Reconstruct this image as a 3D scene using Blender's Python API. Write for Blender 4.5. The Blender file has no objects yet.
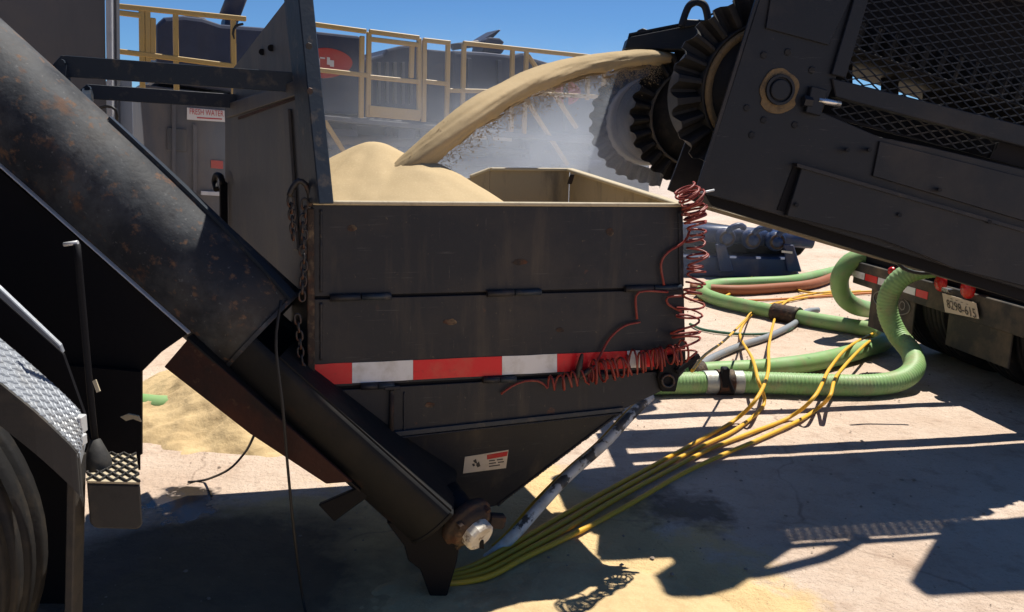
import bpy, math, random
from mathutils import Vector, Matrix, noise
random.seed(7)
V = Vector
SC = bpy.context.scene
COL = SC.collection

# ------------------------------------------------------------------ camera
FPX, CW, CH = 830.0, 1024, 612
PITCH, ROLL = math.radians(11.2), math.radians(1.5)
CAM = V((0, 0, 1.45))
_F = V((0, math.cos(PITCH), -math.sin(PITCH)))
_U0 = V((0, math.sin(PITCH), math.cos(PITCH)))
_R = V((1, 0, 0)) * math.cos(ROLL) + _U0 * math.sin(ROLL)
_U = V((-1, 0, 0)) * math.sin(ROLL) + _U0 * math.cos(ROLL)
cd = bpy.data.cameras.new('camera')
cd.sensor_width = 36.0
cd.lens = FPX / CW * 36.0
cd.clip_start = 0.05
cd.clip_end = 6000
cam = bpy.data.objects.new('camera', cd)
m = Matrix((_R, _U, -_F)).transposed().to_4x4()
m.translation = CAM
cam.matrix_world = m
COL.objects.link(cam)
SC.camera = cam

# ------------------------------------------------------------------ light
SUN = V((0.30, 0.35, 1.0)).normalized()          # towards the sun: behind the scene, a little right
SUN_EL = math.asin(SUN.z)
SUN_AZ = math.atan2(SUN.x, SUN.y)
w = bpy.data.worlds.new('World')
SC.world = w
w.use_nodes = True
nt = w.node_tree
bg = nt.nodes['Background']
sky = nt.nodes.new('ShaderNodeTexSky')
sky.sky_type = 'NISHITA'
sky.sun_disc = False
sky.sun_elevation = SUN_EL
sky.sun_rotation = SUN_AZ
sky.altitude = 1500
sky.air_density = 0.9
sky.dust_density = 0.0
sky.ozone_density = 6.0
tint = nt.nodes.new('ShaderNodeMix'); tint.data_type = 'RGBA'; tint.blend_type = 'MULTIPLY'; tint.inputs[0].default_value = 1.0
tint.inputs[7].default_value = (0.80, 1.09, 1.30, 1)          # the deep desert blue of the photograph, the same all over the sky
nt.links.new(sky.outputs[0], tint.inputs[6]); nt.links.new(tint.outputs[2], bg.inputs[0])
bg.inputs[1].default_value = 0.05
sl = bpy.data.lights.new('sun', 'SUN')
sl.energy = 5.0
sl.angle = math.radians(0.5)
sl.color = (1.0, 0.94, 0.84)
so = bpy.data.objects.new('sun', sl)
so.rotation_euler = SUN.to_track_quat('Z', 'Y').to_euler()
COL.objects.link(so)
SC.view_settings.view_transform = 'Standard'
SC.view_settings.look = 'None'
SC.view_settings.gamma = 1.0
SC.view_settings.use_curve_mapping = False
SC.view_settings.exposure = 0.66
SC.cycles.use_denoising = True
SC.cycles.max_bounces = 8
SC.cycles.volume_bounces = 1
SC.cycles.volume_step_rate = 2.0
SC.cycles.volume_max_steps = 128
SC.cycles.sample_clamp_indirect = 6.0

# ------------------------------------------------------------------ pixel -> point
def ray(px, py):
    return _F + _R * ((px - CW / 2) / FPX) - _U * ((py - CH / 2) / FPX)
def onY(px, py, Y):
    r = ray(px, py); return CAM + r * (Y / r.y)
def onZ(px, py, z=0.0):
    r = ray(px, py); return CAM + r * ((z - CAM.z) / r.z)
def onP(px, py, o, n):
    r = ray(px, py); return CAM + r * ((o - CAM).dot(n) / r.dot(n))

# ------------------------------------------------------------------ materials
MATS = {}
def mat(name, base, rough=0.6, metal=0.0, layers=(), bump=(), spec=0.28, trans=None):
    """layers: (colour, scale, lo, hi, amount[, (sx,sy,sz)[, rough]]) ; bump: (scale, strength, distance)"""
    if name in MATS: return MATS[name]
    M = bpy.data.materials.new(name); M.use_nodes = True
    t = M.node_tree; N = t.nodes; L = t.links
    p = N['Principled BSDF']
    tc = N.new('ShaderNodeTexCoord')
    p.inputs['Roughness'].default_value = rough
    p.inputs['Metallic'].default_value = metal
    p.inputs['Specular IOR Level'].default_value = spec
    rgb = N.new('ShaderNodeRGB'); rgb.outputs[0].default_value = (*base, 1)
    cur = rgb.outputs[0]; rcur = None
    for i, ly in enumerate(layers):
        c, sc, lo, hi, amt = ly[:5]
        st = ly[5] if len(ly) > 5 else (1, 1, 1)
        mp = N.new('ShaderNodeMapping'); mp.inputs['Scale'].default_value = st
        mp.inputs['Location'].default_value = (i * 3.7, i * 1.9, i * 5.3)
        L.new(tc.outputs['Object'], mp.inputs[0])
        nz = N.new('ShaderNodeTexNoise'); nz.inputs['Scale'].default_value = sc
        nz.inputs['Detail'].default_value = 7; nz.inputs['Roughness'].default_value = 0.62
        L.new(mp.outputs[0], nz.inputs['Vector'])
        mr = N.new('ShaderNodeMapRange'); mr.inputs[1].default_value = lo; mr.inputs[2].default_value = hi
        mr.inputs[3].default_value = 0; mr.inputs[4].default_value = amt
        L.new(nz.outputs[0], mr.inputs[0])
        mx = N.new('ShaderNodeMix'); mx.data_type = 'RGBA'
        L.new(mr.outputs[0], mx.inputs[0]); L.new(cur, mx.inputs[6]); mx.inputs[7].default_value = (*c, 1)
        cur = mx.outputs[2]
        if len(ly) > 6:
            ml = N.new('ShaderNodeMix'); ml.data_type = 'FLOAT'
            L.new(mr.outputs[0], ml.inputs[0])
            if rcur is None: ml.inputs[2].default_value = rough
            else: L.new(rcur, ml.inputs[2])
            ml.inputs[3].default_value = ly[6]; rcur = ml.outputs[0]
    L.new(cur, p.inputs['Base Color'])
    if rcur is not None: L.new(rcur, p.inputs['Roughness'])
    prev = None
    for (sc, s, d) in bump:
        nz = N.new('ShaderNodeTexNoise'); nz.inputs['Scale'].default_value = sc; nz.inputs['Detail'].default_value = 6
        L.new(tc.outputs['Object'], nz.inputs['Vector'])
        b = N.new('ShaderNodeBump'); b.inputs['Strength'].default_value = s; b.inputs['Distance'].default_value = d
        L.new(nz.outputs[0], b.inputs['Height'])
        if prev: L.new(prev, b.inputs['Normal'])
        prev = b.outputs[0]
    if prev: L.new(prev, p.inputs['Normal'])
    MATS[name] = M
    return M

DUST = (0.30, 0.22, 0.13)
RUST = (0.16, 0.055, 0.022)
m_steel = mat('dark_grey_paint', (0.0145, 0.0165, 0.0225), 0.5, 0, [((0.07, 0.07, 0.072), 26, 0.63, 0.70, 0.55, (0.25, 0.25, 5)), ((0.06, 0.058, 0.056), 34, 0.66, 0.71, 0.6, (4, 4, 0.5)),
    (DUST, 2.2, 0.48, 0.85, 0.13), ((0.012, 0.012, 0.014), 9, 0.55, 0.8, 0.6),
    (DUST, 55, 0.66, 0.74, 0.30), (RUST, 14, 0.68, 0.78, 0.55), ((0.11, 0.11, 0.11), 120, 0.70, 0.78, 0.6),
    (DUST, 4.0, 0.55, 0.85, 0.16, (3, 3, 0.35))], [(3, 0.15, 0.02), (160, 0.12, 0.004)])
m_conv = mat('conveyor_black_paint', (0.0115, 0.0135, 0.0185), 0.48, 0, [((0.06, 0.06, 0.062), 26, 0.64, 0.71, 0.55, (0.4, 0.4, 4)),
    (DUST, 1.8, 0.50, 0.9, 0.16), (DUST, 70, 0.68, 0.76, 0.35), ((0.010, 0.010, 0.012), 7, 0.55, 0.75, 0.6),
    ((0.09, 0.09, 0.09), 160, 0.72, 0.78, 0.6)], [(2.5, 0.15, 0.02), (150, 0.12, 0.004)])
m_edge = mat('blue_black_steel', (0.022, 0.030, 0.042), 0.42, 0.0, [(DUST, 20, 0.55, 0.8, 0.4), ((0.12, 0.13, 0.14), 60, 0.66, 0.75, 0.6)], [(60, 0.2, 0.004)])
m_sidewall = mat('weathered_grey_sheet', (0.060, 0.061, 0.064), 0.5, 0, [
    (DUST, 2.5, 0.45, 0.8, 0.35, (2, 2, 0.5)), ((0.045, 0.045, 0.048), 5, 0.5, 0.75, 0.6, (2.5, 2.5, 0.5)), (RUST, 18, 0.66, 0.76, 0.6)], [(3, 0.2, 0.03), (90, 0.1, 0.004)])
m_lip = mat('sand_worn_lip', (0.42, 0.36, 0.25), 0.6, 0, [((0.22, 0.19, 0.14), 30, 0.55, 0.75, 0.7)], [(90, 0.3, 0.004)])
m_inner = mat('sand_dusted_inner_steel', (0.30, 0.25, 0.17), 0.75, 0, [((0.10, 0.09, 0.075), 6, 0.52, 0.72, 0.7, (2, 2, 0.6)), (RUST, 20, 0.7, 0.78, 0.5)], [(50, 0.3, 0.006)])
m_tube = mat('auger_tube_paint', (0.024, 0.027, 0.033), 0.62, 0, [
    ((0.13, 0.14, 0.15), 5, 0.45, 0.72, 0.55, (1, 1, 1), 0.8), ((0.19, 0.105, 0.06), 30, 0.58, 0.68, 0.6, (1, 1, 1), 0.9), ((0.17, 0.085, 0.045), 13, 0.61, 0.72, 0.5, (1, 1, 1), 0.9), ((0.30, 0.30, 0.30), 70, 0.62, 0.72, 0.25),
    ((0.02, 0.022, 0.028), 16, 0.55, 0.68, 0.75), (DUST, 3, 0.5, 0.85, 0.12)], [(9, 0.3, 0.01), (70, 0.25, 0.005)], spec=0.15)
m_trough = mat('trough_black_steel', (0.012, 0.0125, 0.0135), 0.6, 0, [(DUST, 4, 0.5, 0.85, 0.06), (RUST, 9, 0.58, 0.75, 0.2)], [(40, 0.25, 0.006)], spec=0.15)
m_rust = mat('red_rust_steel', (0.038, 0.014, 0.010), 0.8, 0, [((0.065, 0.022, 0.012), 7, 0.5, 0.7, 0.7), ((0.014, 0.011, 0.011), 6, 0.45, 0.65, 0.8, (1, 1, 1)), ((0.10, 0.06, 0.035), 30, 0.62, 0.7, 0.5)], [(60, 0.4, 0.006)])
m_bearing = mat('rusty_bearing', (0.035, 0.024, 0.019), 0.75, 0, [(RUST, 18, 0.50, 0.70, 0.45), ((0.02, 0.018, 0.018), 25, 0.52, 0.68, 0.7), (DUST, 12, 0.56, 0.72, 0.5)], [(70, 0.5, 0.008)])
m_hub = mat('chipped_white_hub', (0.62, 0.58, 0.50), 0.55, 0, [((0.10, 0.06, 0.04), 30, 0.54, 0.62, 0.85), (DUST, 12, 0.5, 0.7, 0.5)], [(60, 0.3, 0.004)])
m_red = mat('red_reflective_tape', (0.62, 0.015, 0.022), 0.3, 0, [((0.25, 0.03, 0.03), 40, 0.58, 0.74, 0.5), (DUST, 9, 0.5, 0.85, 0.35)], [(500, 0.15, 0.001)])
m_white = mat('white_reflective_tape', (0.66, 0.66, 0.66), 0.3, 0, [((0.33, 0.29, 0.22), 14, 0.5, 0.75, 0.55)], [(500, 0.15, 0.001)])
m_sand = mat('frac_sand', (0.43, 0.33, 0.195), 0.95, 0, [((0.36, 0.27, 0.15), 3, 0.4, 0.7, 0.5), ((0.55, 0.44, 0.28), 180, 0.5, 0.75, 0.5)], [(12, 0.12, 0.02), (420, 0.35, 0.003)], spec=0.2)
m_sandheap = mat('spilled_sand', (0.50, 0.37, 0.20), 0.95, 0, [((0.33, 0.23, 0.12), 5, 0.45, 0.7, 0.6), ((0.60, 0.46, 0.28), 120, 0.5, 0.75, 0.5)], [(14, 0.5, 0.03), (300, 0.4, 0.004)], spec=0.2)
m_rubber = mat('black_rubber', (0.014, 0.014, 0.015), 0.6, 0, [(DUST, 14, 0.50, 0.85, 0.13)], [(80, 0.3, 0.004)], spec=0.2)
m_dustrubber = mat('dusty_rubber', (0.05, 0.048, 0.045), 0.8, 0, [(DUST, 10, 0.45, 0.8, 0.35)], [(80, 0.3, 0.004)])
m_greydisc = mat('dusty_grey_pulley', (0.33, 0.32, 0.30), 0.6, 0, [(DUST, 6, 0.4, 0.8, 0.4)], [(60, 0.2, 0.004)])
m_grease = mat('sand_caked_grease', (0.15, 0.105, 0.055), 0.8, 0, [((0.05, 0.04, 0.03), 25, 0.5, 0.68, 0.7)], [(70, 0.6, 0.01)])
m_black = mat('flat_black', (0.009, 0.009, 0.011), 0.6, 0, [(DUST, 5, 0.58, 0.9, 0.03)], [(60, 0.15, 0.004)], spec=0.1)
m_plate = mat('aluminium_tread_plate', (0.24, 0.26, 0.29), 0.5, 0.3, [((0.20, 0.19, 0.17), 9, 0.5, 0.72, 0.6), (DUST, 30, 0.6, 0.75, 0.5)], [(90, 0.2, 0.003)])
m_fender = mat('dusty_fender_side', (0.035, 0.034, 0.033), 0.7, 0, [(DUST, 6, 0.5, 0.85, 0.25), ((0.02, 0.02, 0.02), 11, 0.55, 0.7, 0.6)], [(70, 0.3, 0.004)])
m_cabin = mat('grey_box_panel', (0.125, 0.12, 0.118), 0.5, 0, [(DUST, 2, 0.5, 0.8, 0.25), ((0.08, 0.08, 0.085), 3, 0.5, 0.75, 0.5, (2, 2, .4))], [(4, 0.1, 0.02)])
m_alu = mat('pale_aluminium', (0.50, 0.51, 0.52), 0.45, 0.2, [((0.25, 0.25, 0.25), 8, 0.5, 0.75, 0.4)], [(40, 0.1, 0.003)])
m_paleblue = mat('pale_blue_grey_panel', (0.34, 0.38, 0.43), 0.5, 0, [((0.22, 0.24, 0.27), 5, 0.5, 0.75, 0.5)], [])
m_yellow = mat('safety_yellow', (0.40, 0.265, 0.085), 0.5, 0, [(DUST, 5, 0.45, 0.8, 0.45), ((0.15, 0.09, 0.04), 30, 0.63, 0.75, 0.6)], [(60, 0.2, 0.003)])
m_navy = mat('navy_tank_paint', (0.034, 0.043, 0.075), 0.45, 0, [(DUST, 2, 0.5, 0.9, 0.2, (2, 2, .4)), ((0.02, 0.025, 0.04), 4, 0.5, 0.75, 0.5)], [(3, 0.1, 0.02)])
m_tankgrey = mat('grey_blue_tank', (0.080, 0.084, 0.095), 0.55, 0, [(DUST, 2, 0.45, 0.85, 0.35, (2, 2, .4)), ((0.06, 0.065, 0.075), 3, 0.5, 0.75, 0.5)], [(3, 0.1, 0.02)])
m_logo = mat('red_oval_print', (0.42, 0.045, 0.03), 0.5, 0, [(DUST, 6, 0.45, 0.8, 0.4)], [])
m_sign = mat('white_sign', (0.62, 0.60, 0.57), 0.5, 0, [(DUST, 12, 0.5, 0.8, 0.3)], [])
m_signred = mat('red_print', (0.45, 0.03, 0.03), 0.5, 0, [(DUST, 30, 0.5, 0.8, 0.3)], [])
m_signink = mat('dark_print', (0.06, 0.05, 0.045), 0.6)
m_stick = mat('cream_sticker', (0.56, 0.47, 0.36), 0.5, 0, [(DUST, 25, 0.5, 0.75, 0.4)], [])
m_green = mat('green_suction_hose', (0.19, 0.34, 0.125), 0.5, 0, [((0.30, 0.40, 0.22), 5, 0.45, 0.75, 0.6), (DUST, 9, 0.48, 0.75, 0.6), ((0.06, 0.07, 0.04), 28, 0.64, 0.72, 0.7)], [(60, 0.15, 0.003)])
m_brownhose = mat('brown_hose', (0.26, 0.085, 0.035), 0.6, 0, [(DUST, 10, 0.5, 0.8, 0.4)], [(60, 0.2, 0.003)])
m_whitehose = mat('dirty_white_hose', (0.55, 0.55, 0.53), 0.5, 0, [((0.03, 0.03, 0.03), 11, 0.53, 0.57, 0.95), (DUST, 20, 0.45, 0.7, 0.5)], [(60, 0.2, 0.003)])
m_yelcable = mat('yellow_cable', (0.64, 0.36, 0.03), 0.5, 0, [(DUST, 14, 0.5, 0.8, 0.45)], [(60, 0.15, 0.002)])
m_greycable = mat('grey_cable', (0.20, 0.22, 0.24), 0.5, 0, [(DUST, 14, 0.5, 0.8, 0.4)], [])
m_tealcable = mat('dark_green_cable', (0.05, 0.13, 0.085), 0.5, 0, [(DUST, 14, 0.5, 0.8, 0.4)], [])
m_orange = mat('orange_cable', (0.55, 0.20, 0.06), 0.5, 0, [(DUST, 14, 0.5, 0.8, 0.4)], [])
m_blackcable = mat('black_cable', (0.015, 0.015, 0.016), 0.5)
m_cord = mat('dark_red_coil_cord', (0.20, 0.030, 0.024), 0.45, 0, [((0.34, 0.15, 0.10), 14, 0.5, 0.75, 0.5)], [])
m_blue = mat('royal_blue_paint', (0.010, 0.030, 0.095), 0.42, 0, [(DUST, 4, 0.5, 0.8, 0.35), ((0.01, 0.02, 0.05), 7, 0.5, 0.7, 0.6)], [(40, 0.2, 0.004)])
m_chain = mat('worn_chain_steel', (0.04, 0.038, 0.038), 0.5, 0.4, [(RUST, 30, 0.5, 0.7, 0.7)], [(90, 0.2, 0.002)])
m_flap = mat('mud_flap_rubber', (0.035, 0.034, 0.032), 0.65, 0, [(DUST, 5, 0.45, 0.8, 0.45)], [(50, 0.2, 0.003)])
m_lens = mat('red_lamp_lens', (0.45, 0.012, 0.012), 0.25, 0, [(DUST, 30, 0.5, 0.8, 0.3)], [])
m_chrome = mat('bright_steel', (0.6, 0.6, 0.6), 0.25, 0.9, [((0.25, 0.2, 0.15), 20, 0.55, 0.75, 0.6)], [])
m_coupling = mat('grey_coupling', (0.38, 0.40, 0.36), 0.45, 0.3, [(RUST, 22, 0.5, 0.7, 0.6)], [(80, 0.3, 0.003)])
m_pebble = mat('pebble_stone', (0.30, 0.24, 0.19), 0.9, 0, [((0.18, 0.13, 0.10), 3, 0.4, 0.7, 0.8)], [(60, 0.4, 0.003)])

def ground_material():
    M = bpy.data.materials.new('dusty_caliche_pad'); M.use_nodes = True
    t = M.node_tree; N = t.nodes; L = t.links; p = N['Principled BSDF']
    p.inputs['Roughness'].default_value = 0.95; p.inputs['Specular IOR Level'].default_value = 0.15
    geo = N.new('ShaderNodeNewGeometry')
    def nz(sc, det=8, rough=0.65):
        n = N.new('ShaderNodeTexNoise'); n.inputs['Scale'].default_value = sc; n.inputs['Detail'].default_value = det
        n.inputs['Roughness'].default_value = rough; L.new(geo.outputs['Position'], n.inputs['Vector']); return n.outputs[0]
    def mr(v, a, b, c=0.0, d=1.0):
        n = N.new('ShaderNodeMapRange'); n.inputs[1].default_value = a; n.inputs[2].default_value = b
        n.inputs[3].default_value = c; n.inputs[4].default_value = d; L.new(v, n.inputs[0]); return n.outputs[0]
    def mix(fac, a, b):
        n = N.new('ShaderNodeMix'); n.data_type = 'RGBA'; L.new(fac, n.inputs[0])
        for k, x in ((6, a), (7, b)):
            if isinstance(x, tuple): n.inputs[k].default_value = (*x, 1)
            else: L.new(x, n.inputs[k])
        return n.outputs[2]
    def mth(op, a, b=None):
        n = N.new('ShaderNodeMath'); n.operation = op
        for k, x in ((0, a), (1, b)):
            if x is None: continue
            if isinstance(x, (int, float)): n.inputs[k].default_value = x
            else: L.new(x, n.inputs[k])
        return n.outputs[0]
    c = mix(mr(nz(1.1), 0.38, 0.68), (0.56, 0.455, 0.37), (0.46, 0.35, 0.27))
    c = mix(mr(nz(7), 0.52, 0.72, 0, 0.6), c, (0.31, 0.215, 0.155))
    c = mix(mr(nz(60), 0.55, 0.75, 0, 0.5), c, (0.24, 0.17, 0.12))
    c = mix(mr(nz(26), 0.62, 0.70, 0, 0.45), c, (0.62, 0.54, 0.46))
    # spilled sand: thick round the hopper's foot, breaking up outwards
    d = N.new('ShaderNodeVectorMath'); d.operation = 'DISTANCE'; L.new(geo.outputs['Position'], d.inputs[0]); d.inputs[1].default_value = (-0.15, 2.4, 0)
    s = mth('ADD', mr(d.outputs["Value"], 0.75, 1.5, 1.0, 0.0), mth('MULTIPLY', mth('SUBTRACT', nz(2.2), 0.5), 1.5))
    s = mr(s, 0.42, 0.62)
    c = mix(s, c, mix(mr(nz(5), 0.4, 0.65), (0.64, 0.465, 0.24), (0.54, 0.385, 0.20)))
    # oily dark stains
    d2 = N.new('ShaderNodeVectorMath'); d2.operation = 'DISTANCE'; L.new(geo.outputs['Position'], d2.inputs[0]); d2.inputs[1].default_value = (0.72, 3.15, 0)
    st = mth('ADD', mr(d2.outputs['Value'], 0.0, 0.5, 1.0, 0.0), mth('MULTIPLY', mth('SUBTRACT', nz(5), 0.5), 1.2))
    c = mix(mr(st, 0.55, 0.8, 0, 0.75), c, (0.10, 0.075, 0.055))
    vo = N.new('ShaderNodeTexVoronoi'); vo.feature = 'DISTANCE_TO_EDGE'; vo.inputs['Scale'].default_value = 0.55
    wv = N.new('ShaderNodeVectorMath'); wv.operation = 'ADD'; L.new(geo.outputs['Position'], wv.inputs[0])
    nv_ = N.new('ShaderNodeTexNoise'); nv_.inputs['Scale'].default_value = 3; L.new(geo.outputs['Position'], nv_.inputs['Vector'])
    sc_ = N.new('ShaderNodeVectorMath'); sc_.operation = 'SCALE'; sc_.inputs['Scale'].default_value = 0.3; L.new(nv_.outputs['Color'], sc_.inputs[0]); L.new(sc_.outputs[0], wv.inputs[1]); L.new(wv.outputs[0], vo.inputs['Vector'])
    c = mix(mth('MULTIPLY', mr(vo.outputs['Distance'], 0.0, 0.006, 0.6, 0.0), mr(nz(1.7), 0.45, 0.6)), c, (0.16, 0.11, 0.08))
    c = mix(mr(nz(200, 3), 0.60, 0.72, 0, 0.5), c, (0.20, 0.14, 0.10))
    # deep shade round the puddle by the truck, painted in as dark earth
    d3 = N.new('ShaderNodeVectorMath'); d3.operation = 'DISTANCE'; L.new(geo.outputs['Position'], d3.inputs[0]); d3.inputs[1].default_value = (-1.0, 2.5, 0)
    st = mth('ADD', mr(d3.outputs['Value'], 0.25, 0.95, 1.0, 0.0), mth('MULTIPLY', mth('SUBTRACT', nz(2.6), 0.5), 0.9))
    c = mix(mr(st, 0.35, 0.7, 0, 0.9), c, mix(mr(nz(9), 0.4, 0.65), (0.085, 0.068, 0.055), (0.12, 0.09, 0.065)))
    d4 = N.new('ShaderNodeVectorMath'); d4.operation = 'DISTANCE'; L.new(geo.outputs['Position'], d4.inputs[0]); d4.inputs[1].default_value = tuple(onZ(180, 504))
    wet = mr(mth('ADD', mr(d4.outputs['Value'], 0.02, 0.30, 1.0, 0.0), mth('MULTIPLY', mth('SUBTRACT', nz(7, 3), 0.5), 1.3)), 0.45, 0.62)
    c = mix(wet, c, (0.03, 0.024, 0.018))
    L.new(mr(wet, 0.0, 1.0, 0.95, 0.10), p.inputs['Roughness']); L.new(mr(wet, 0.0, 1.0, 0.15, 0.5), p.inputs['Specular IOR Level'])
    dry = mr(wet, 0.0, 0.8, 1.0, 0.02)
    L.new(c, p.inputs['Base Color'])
    prev = None
    for sc, s_, dd in ((2.5, 0.4, 0.05), (14, 0.6, 0.03), (40, 0.6, 0.015), (150, 0.6, 0.006)):
        b = N.new('ShaderNodeBump'); L.new(mth('MULTIPLY', dry, s_), b.inputs['Strength']); b.inputs['Distance'].default_value = dd
        L.new(nz(sc), b.inputs['Height'])
        if prev: L.new(prev, b.inputs['Normal'])
        prev = b.outputs[0]
    L.new(prev, p.inputs['Normal'])
    return M
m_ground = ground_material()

# ------------------------------------------------------------------ mesh building
class MB:
    def __init__(s): s.v = []; s.f = []; s.sm = []
    def add(s, vs, fs, smooth=False):
        b = len(s.v); s.v += [V(x) for x in vs]
        for f in fs: s.f.append([b + i for i in f]); s.sm.append(smooth)
        return s
    def prism(s, pts, t):
        n = len(pts); pts = [V(p) for p in pts]; t = V(t)
        vs = pts + [p + t for p in pts]
        fs = [list(range(n))[::-1], list(range(n, 2 * n))] + [[i, (i + 1) % n, n + (i + 1) % n, n + i] for i in range(n)]
        return s.add(vs, fs)
    def box(s, c, x, y, z):
        """centre and three half-axis vectors"""
        c, x, y, z = V(c), V(x), V(y), V(z)
        vs = [c + x * i + y * j + z * k for k in (-1, 1) for j in (-1, 1) for i in (-1, 1)]
        return s.add(vs, [[0, 2, 3, 1], [4, 5, 7, 6], [0, 1, 5, 4], [2, 6, 7, 3], [0, 4, 6, 2], [1, 3, 7, 5]])
    def beam(s, a, b, w, h, up=(0, 0, 1)):
        a, b = V(a), V(b); d = (b - a); u = V(up)
        side = d.cross(u)
        if side.length < 1e-6: side = d.cross(V((1, 0, 0)))
        side.normalize(); u2 = side.cross(d).normalized()
        return s.box((a + b) / 2, d / 2, side * (w / 2), u2 * (h / 2))
    def cyl(s, a, b, r, n=16, r2=None, caps=True, smooth=True):
        a, b = V(a), V(b); d = (b - a).normalized(); r2 = r if r2 is None else r2
        x = d.orthogonal().normalized(); y = d.cross(x)
        vs = []
        for c, rr in ((a, r), (b, r2)):
            vs += [c + (x * math.cos(2 * math.pi * i / n) + y * math.sin(2 * math.pi * i / n)) * rr for i in range(n)]
        s.add(vs, [[i, (i + 1) % n, n + (i + 1) % n, n + i] for i in range(n)], smooth)
        if caps:
            k = len(s.v) - 2 * n
            s.f += [[k + i for i in range(n)][::-1], [k + n + i for i in range(n)]]; s.sm += [False, False]
        return s
    def lathe(s, o, ax, prof, n=32, smooth=True):
        """prof: list of (distance along the axis, radius)"""
        o, ax = V(o), V(ax).normalized(); x = ax.orthogonal().normalized(); y = ax.cross(x); vs = []
        for (h, r) in prof:
            vs += [o + ax * h + (x * math.cos(2 * math.pi * i / n) + y * math.sin(2 * math.pi * i / n)) * r for i in range(n)]
        fs = []
        for k in range(len(prof) - 1):
            fs += [[k * n + i, k * n + (i + 1) % n, (k + 1) * n + (i + 1) % n, (k + 1) * n + i] for i in range(n)]
        return s.add(vs, fs, smooth)
    def tube(s, path, r, n=8, closed=False, rf=None, caps=True):
        path = [V(p) for p in path]; m_ = len(path)
        tg = []
        for i in range(m_):
            a = path[(i - 1) % m_] if (closed or i > 0) else path[0]
            b = path[(i + 1) % m_] if (closed or i < m_ - 1) else path[-1]
            d = b - a
            tg.append(d.normalized() if d.length > 1e-9 else V((0, 0, 1)))
        x = tg[0].orthogonal().normalized(); vs = []
        for i in range(m_):
            x = x - tg[i] * x.dot(tg[i])
            x = x.normalized() if x.length > 1e-6 else tg[i].orthogonal().normalized()
            y = tg[i].cross(x); rr = rf(i / max(1, m_ - 1), i) if rf else r
            vs += [path[i] + (x * math.cos(2 * math.pi * j / n) + y * math.sin(2 * math.pi * j / n)) * rr for j in range(n)]
        fs = []
        for i in range(m_ if closed else m_ - 1):
            k = (i + 1) % m_
            fs += [[i * n + j, i * n + (j + 1) % n, k * n + (j + 1) % n, k * n + j] for j in range(n)]
        s.add(vs, fs, True)
        if caps and not closed:
            b = len(s.v) - m_ * n
            s.f += [[b + j for j in range(n)][::-1], [b + (m_ - 1) * n + j for j in range(n)]]; s.sm += [False, False]
        return s

def spline(pts, step=0.02, closed=False):
    pts = [V(p) for p in pts]; out = []
    n = len(pts)
    for i in range(n - 1):
        p0 = pts[i - 1] if i > 0 else pts[0] * 2 - pts[1]
        p1, p2 = pts[i], pts[i + 1]
        p3 = pts[i + 2] if i + 2 < n else pts[-1] * 2 - pts[-2]
        k = max(2, int((p2 - p1).length / step))
        for j in range(k):
            t = j / k
            out.append(0.5 * ((2 * p1) + (p2 - p0) * t + (2 * p0 - 5 * p1 + 4 * p2 - p3) * t * t + (3 * p1 - p0 - 3 * p2 + p3) * t ** 3))
    out.append(pts[-1])
    return out

def make(name, mb, material, parent=None, bev=0.0, seg=1):
    me = bpy.data.meshes.new(name)
    off = V(parent_loc(parent))
    me.from_pydata([tuple(v - off) for v in mb.v], [], mb.f)
    me.polygons.foreach_set('use_smooth', mb.sm)
    me.materials.append(material)
    me.update()
    o = bpy.data.objects.new(name, me); COL.objects.link(o)
    if parent: o.parent = parent
    if bev:
        b = o.modifiers.new('bevel', 'BEVEL'); b.width = bev; b.segments = seg; b.limit_method = 'ANGLE'; b.angle_limit = math.radians(35)
        b.harden_normals = False
    return o
def parent_loc(p):
    loc = V((0, 0, 0))
    while p is not None:
        loc = loc + p.location; p = p.parent
    return loc
def tag(o, label, cat, group=None, kind=None):
    o['label'] = label; o['category'] = cat
    if group: o['group'] = group
    if kind: o['kind'] = kind
    return o
def thing(name, label, cat, loc, group=None):
    o = bpy.data.objects.new(name, None); COL.objects.link(o); o.location = loc
    o.empty_display_size = 0.1
    return tag(o, label, cat, group)
def single(name, mb, material, label, cat, group=None, bev=0.0):
    return tag(make(name, mb, material, None, bev), label, cat, group)
def text_mesh(name, body, size, material, origin, xdir, ydir, parent, lift=0.002, width=None):
    cu = bpy.data.curves.new(name, 'FONT'); cu.body = body; cu.size = 1.0; cu.align_x = 'CENTER'; cu.align_y = 'CENTER'; cu.resolution_u = 2
    to = bpy.data.objects.new(name, cu); COL.objects.link(to)
    bpy.context.view_layer.update()
    dg = bpy.context.evaluated_depsgraph_get()
    me0 = to.evaluated_get(dg).to_mesh()
    xs = [v.co.x for v in me0.vertices]; ext = max(xs) - min(xs)
    sx = width / ext if width else size
    x, y = V(xdir).normalized(), V(ydir).normalized(); n = x.cross(y).normalized()
    mb = MB(); mb.add([V(origin) + x * v.co.x * sx + y * v.co.y * size + n * lift for v in me0.vertices], [list(p.vertices) for p in me0.polygons])
    bpy.data.objects.remove(to)
    return make(name, mb, material, parent)

def rot(ax, ang): return Matrix.Rotation(ang, 3, ax)

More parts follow.
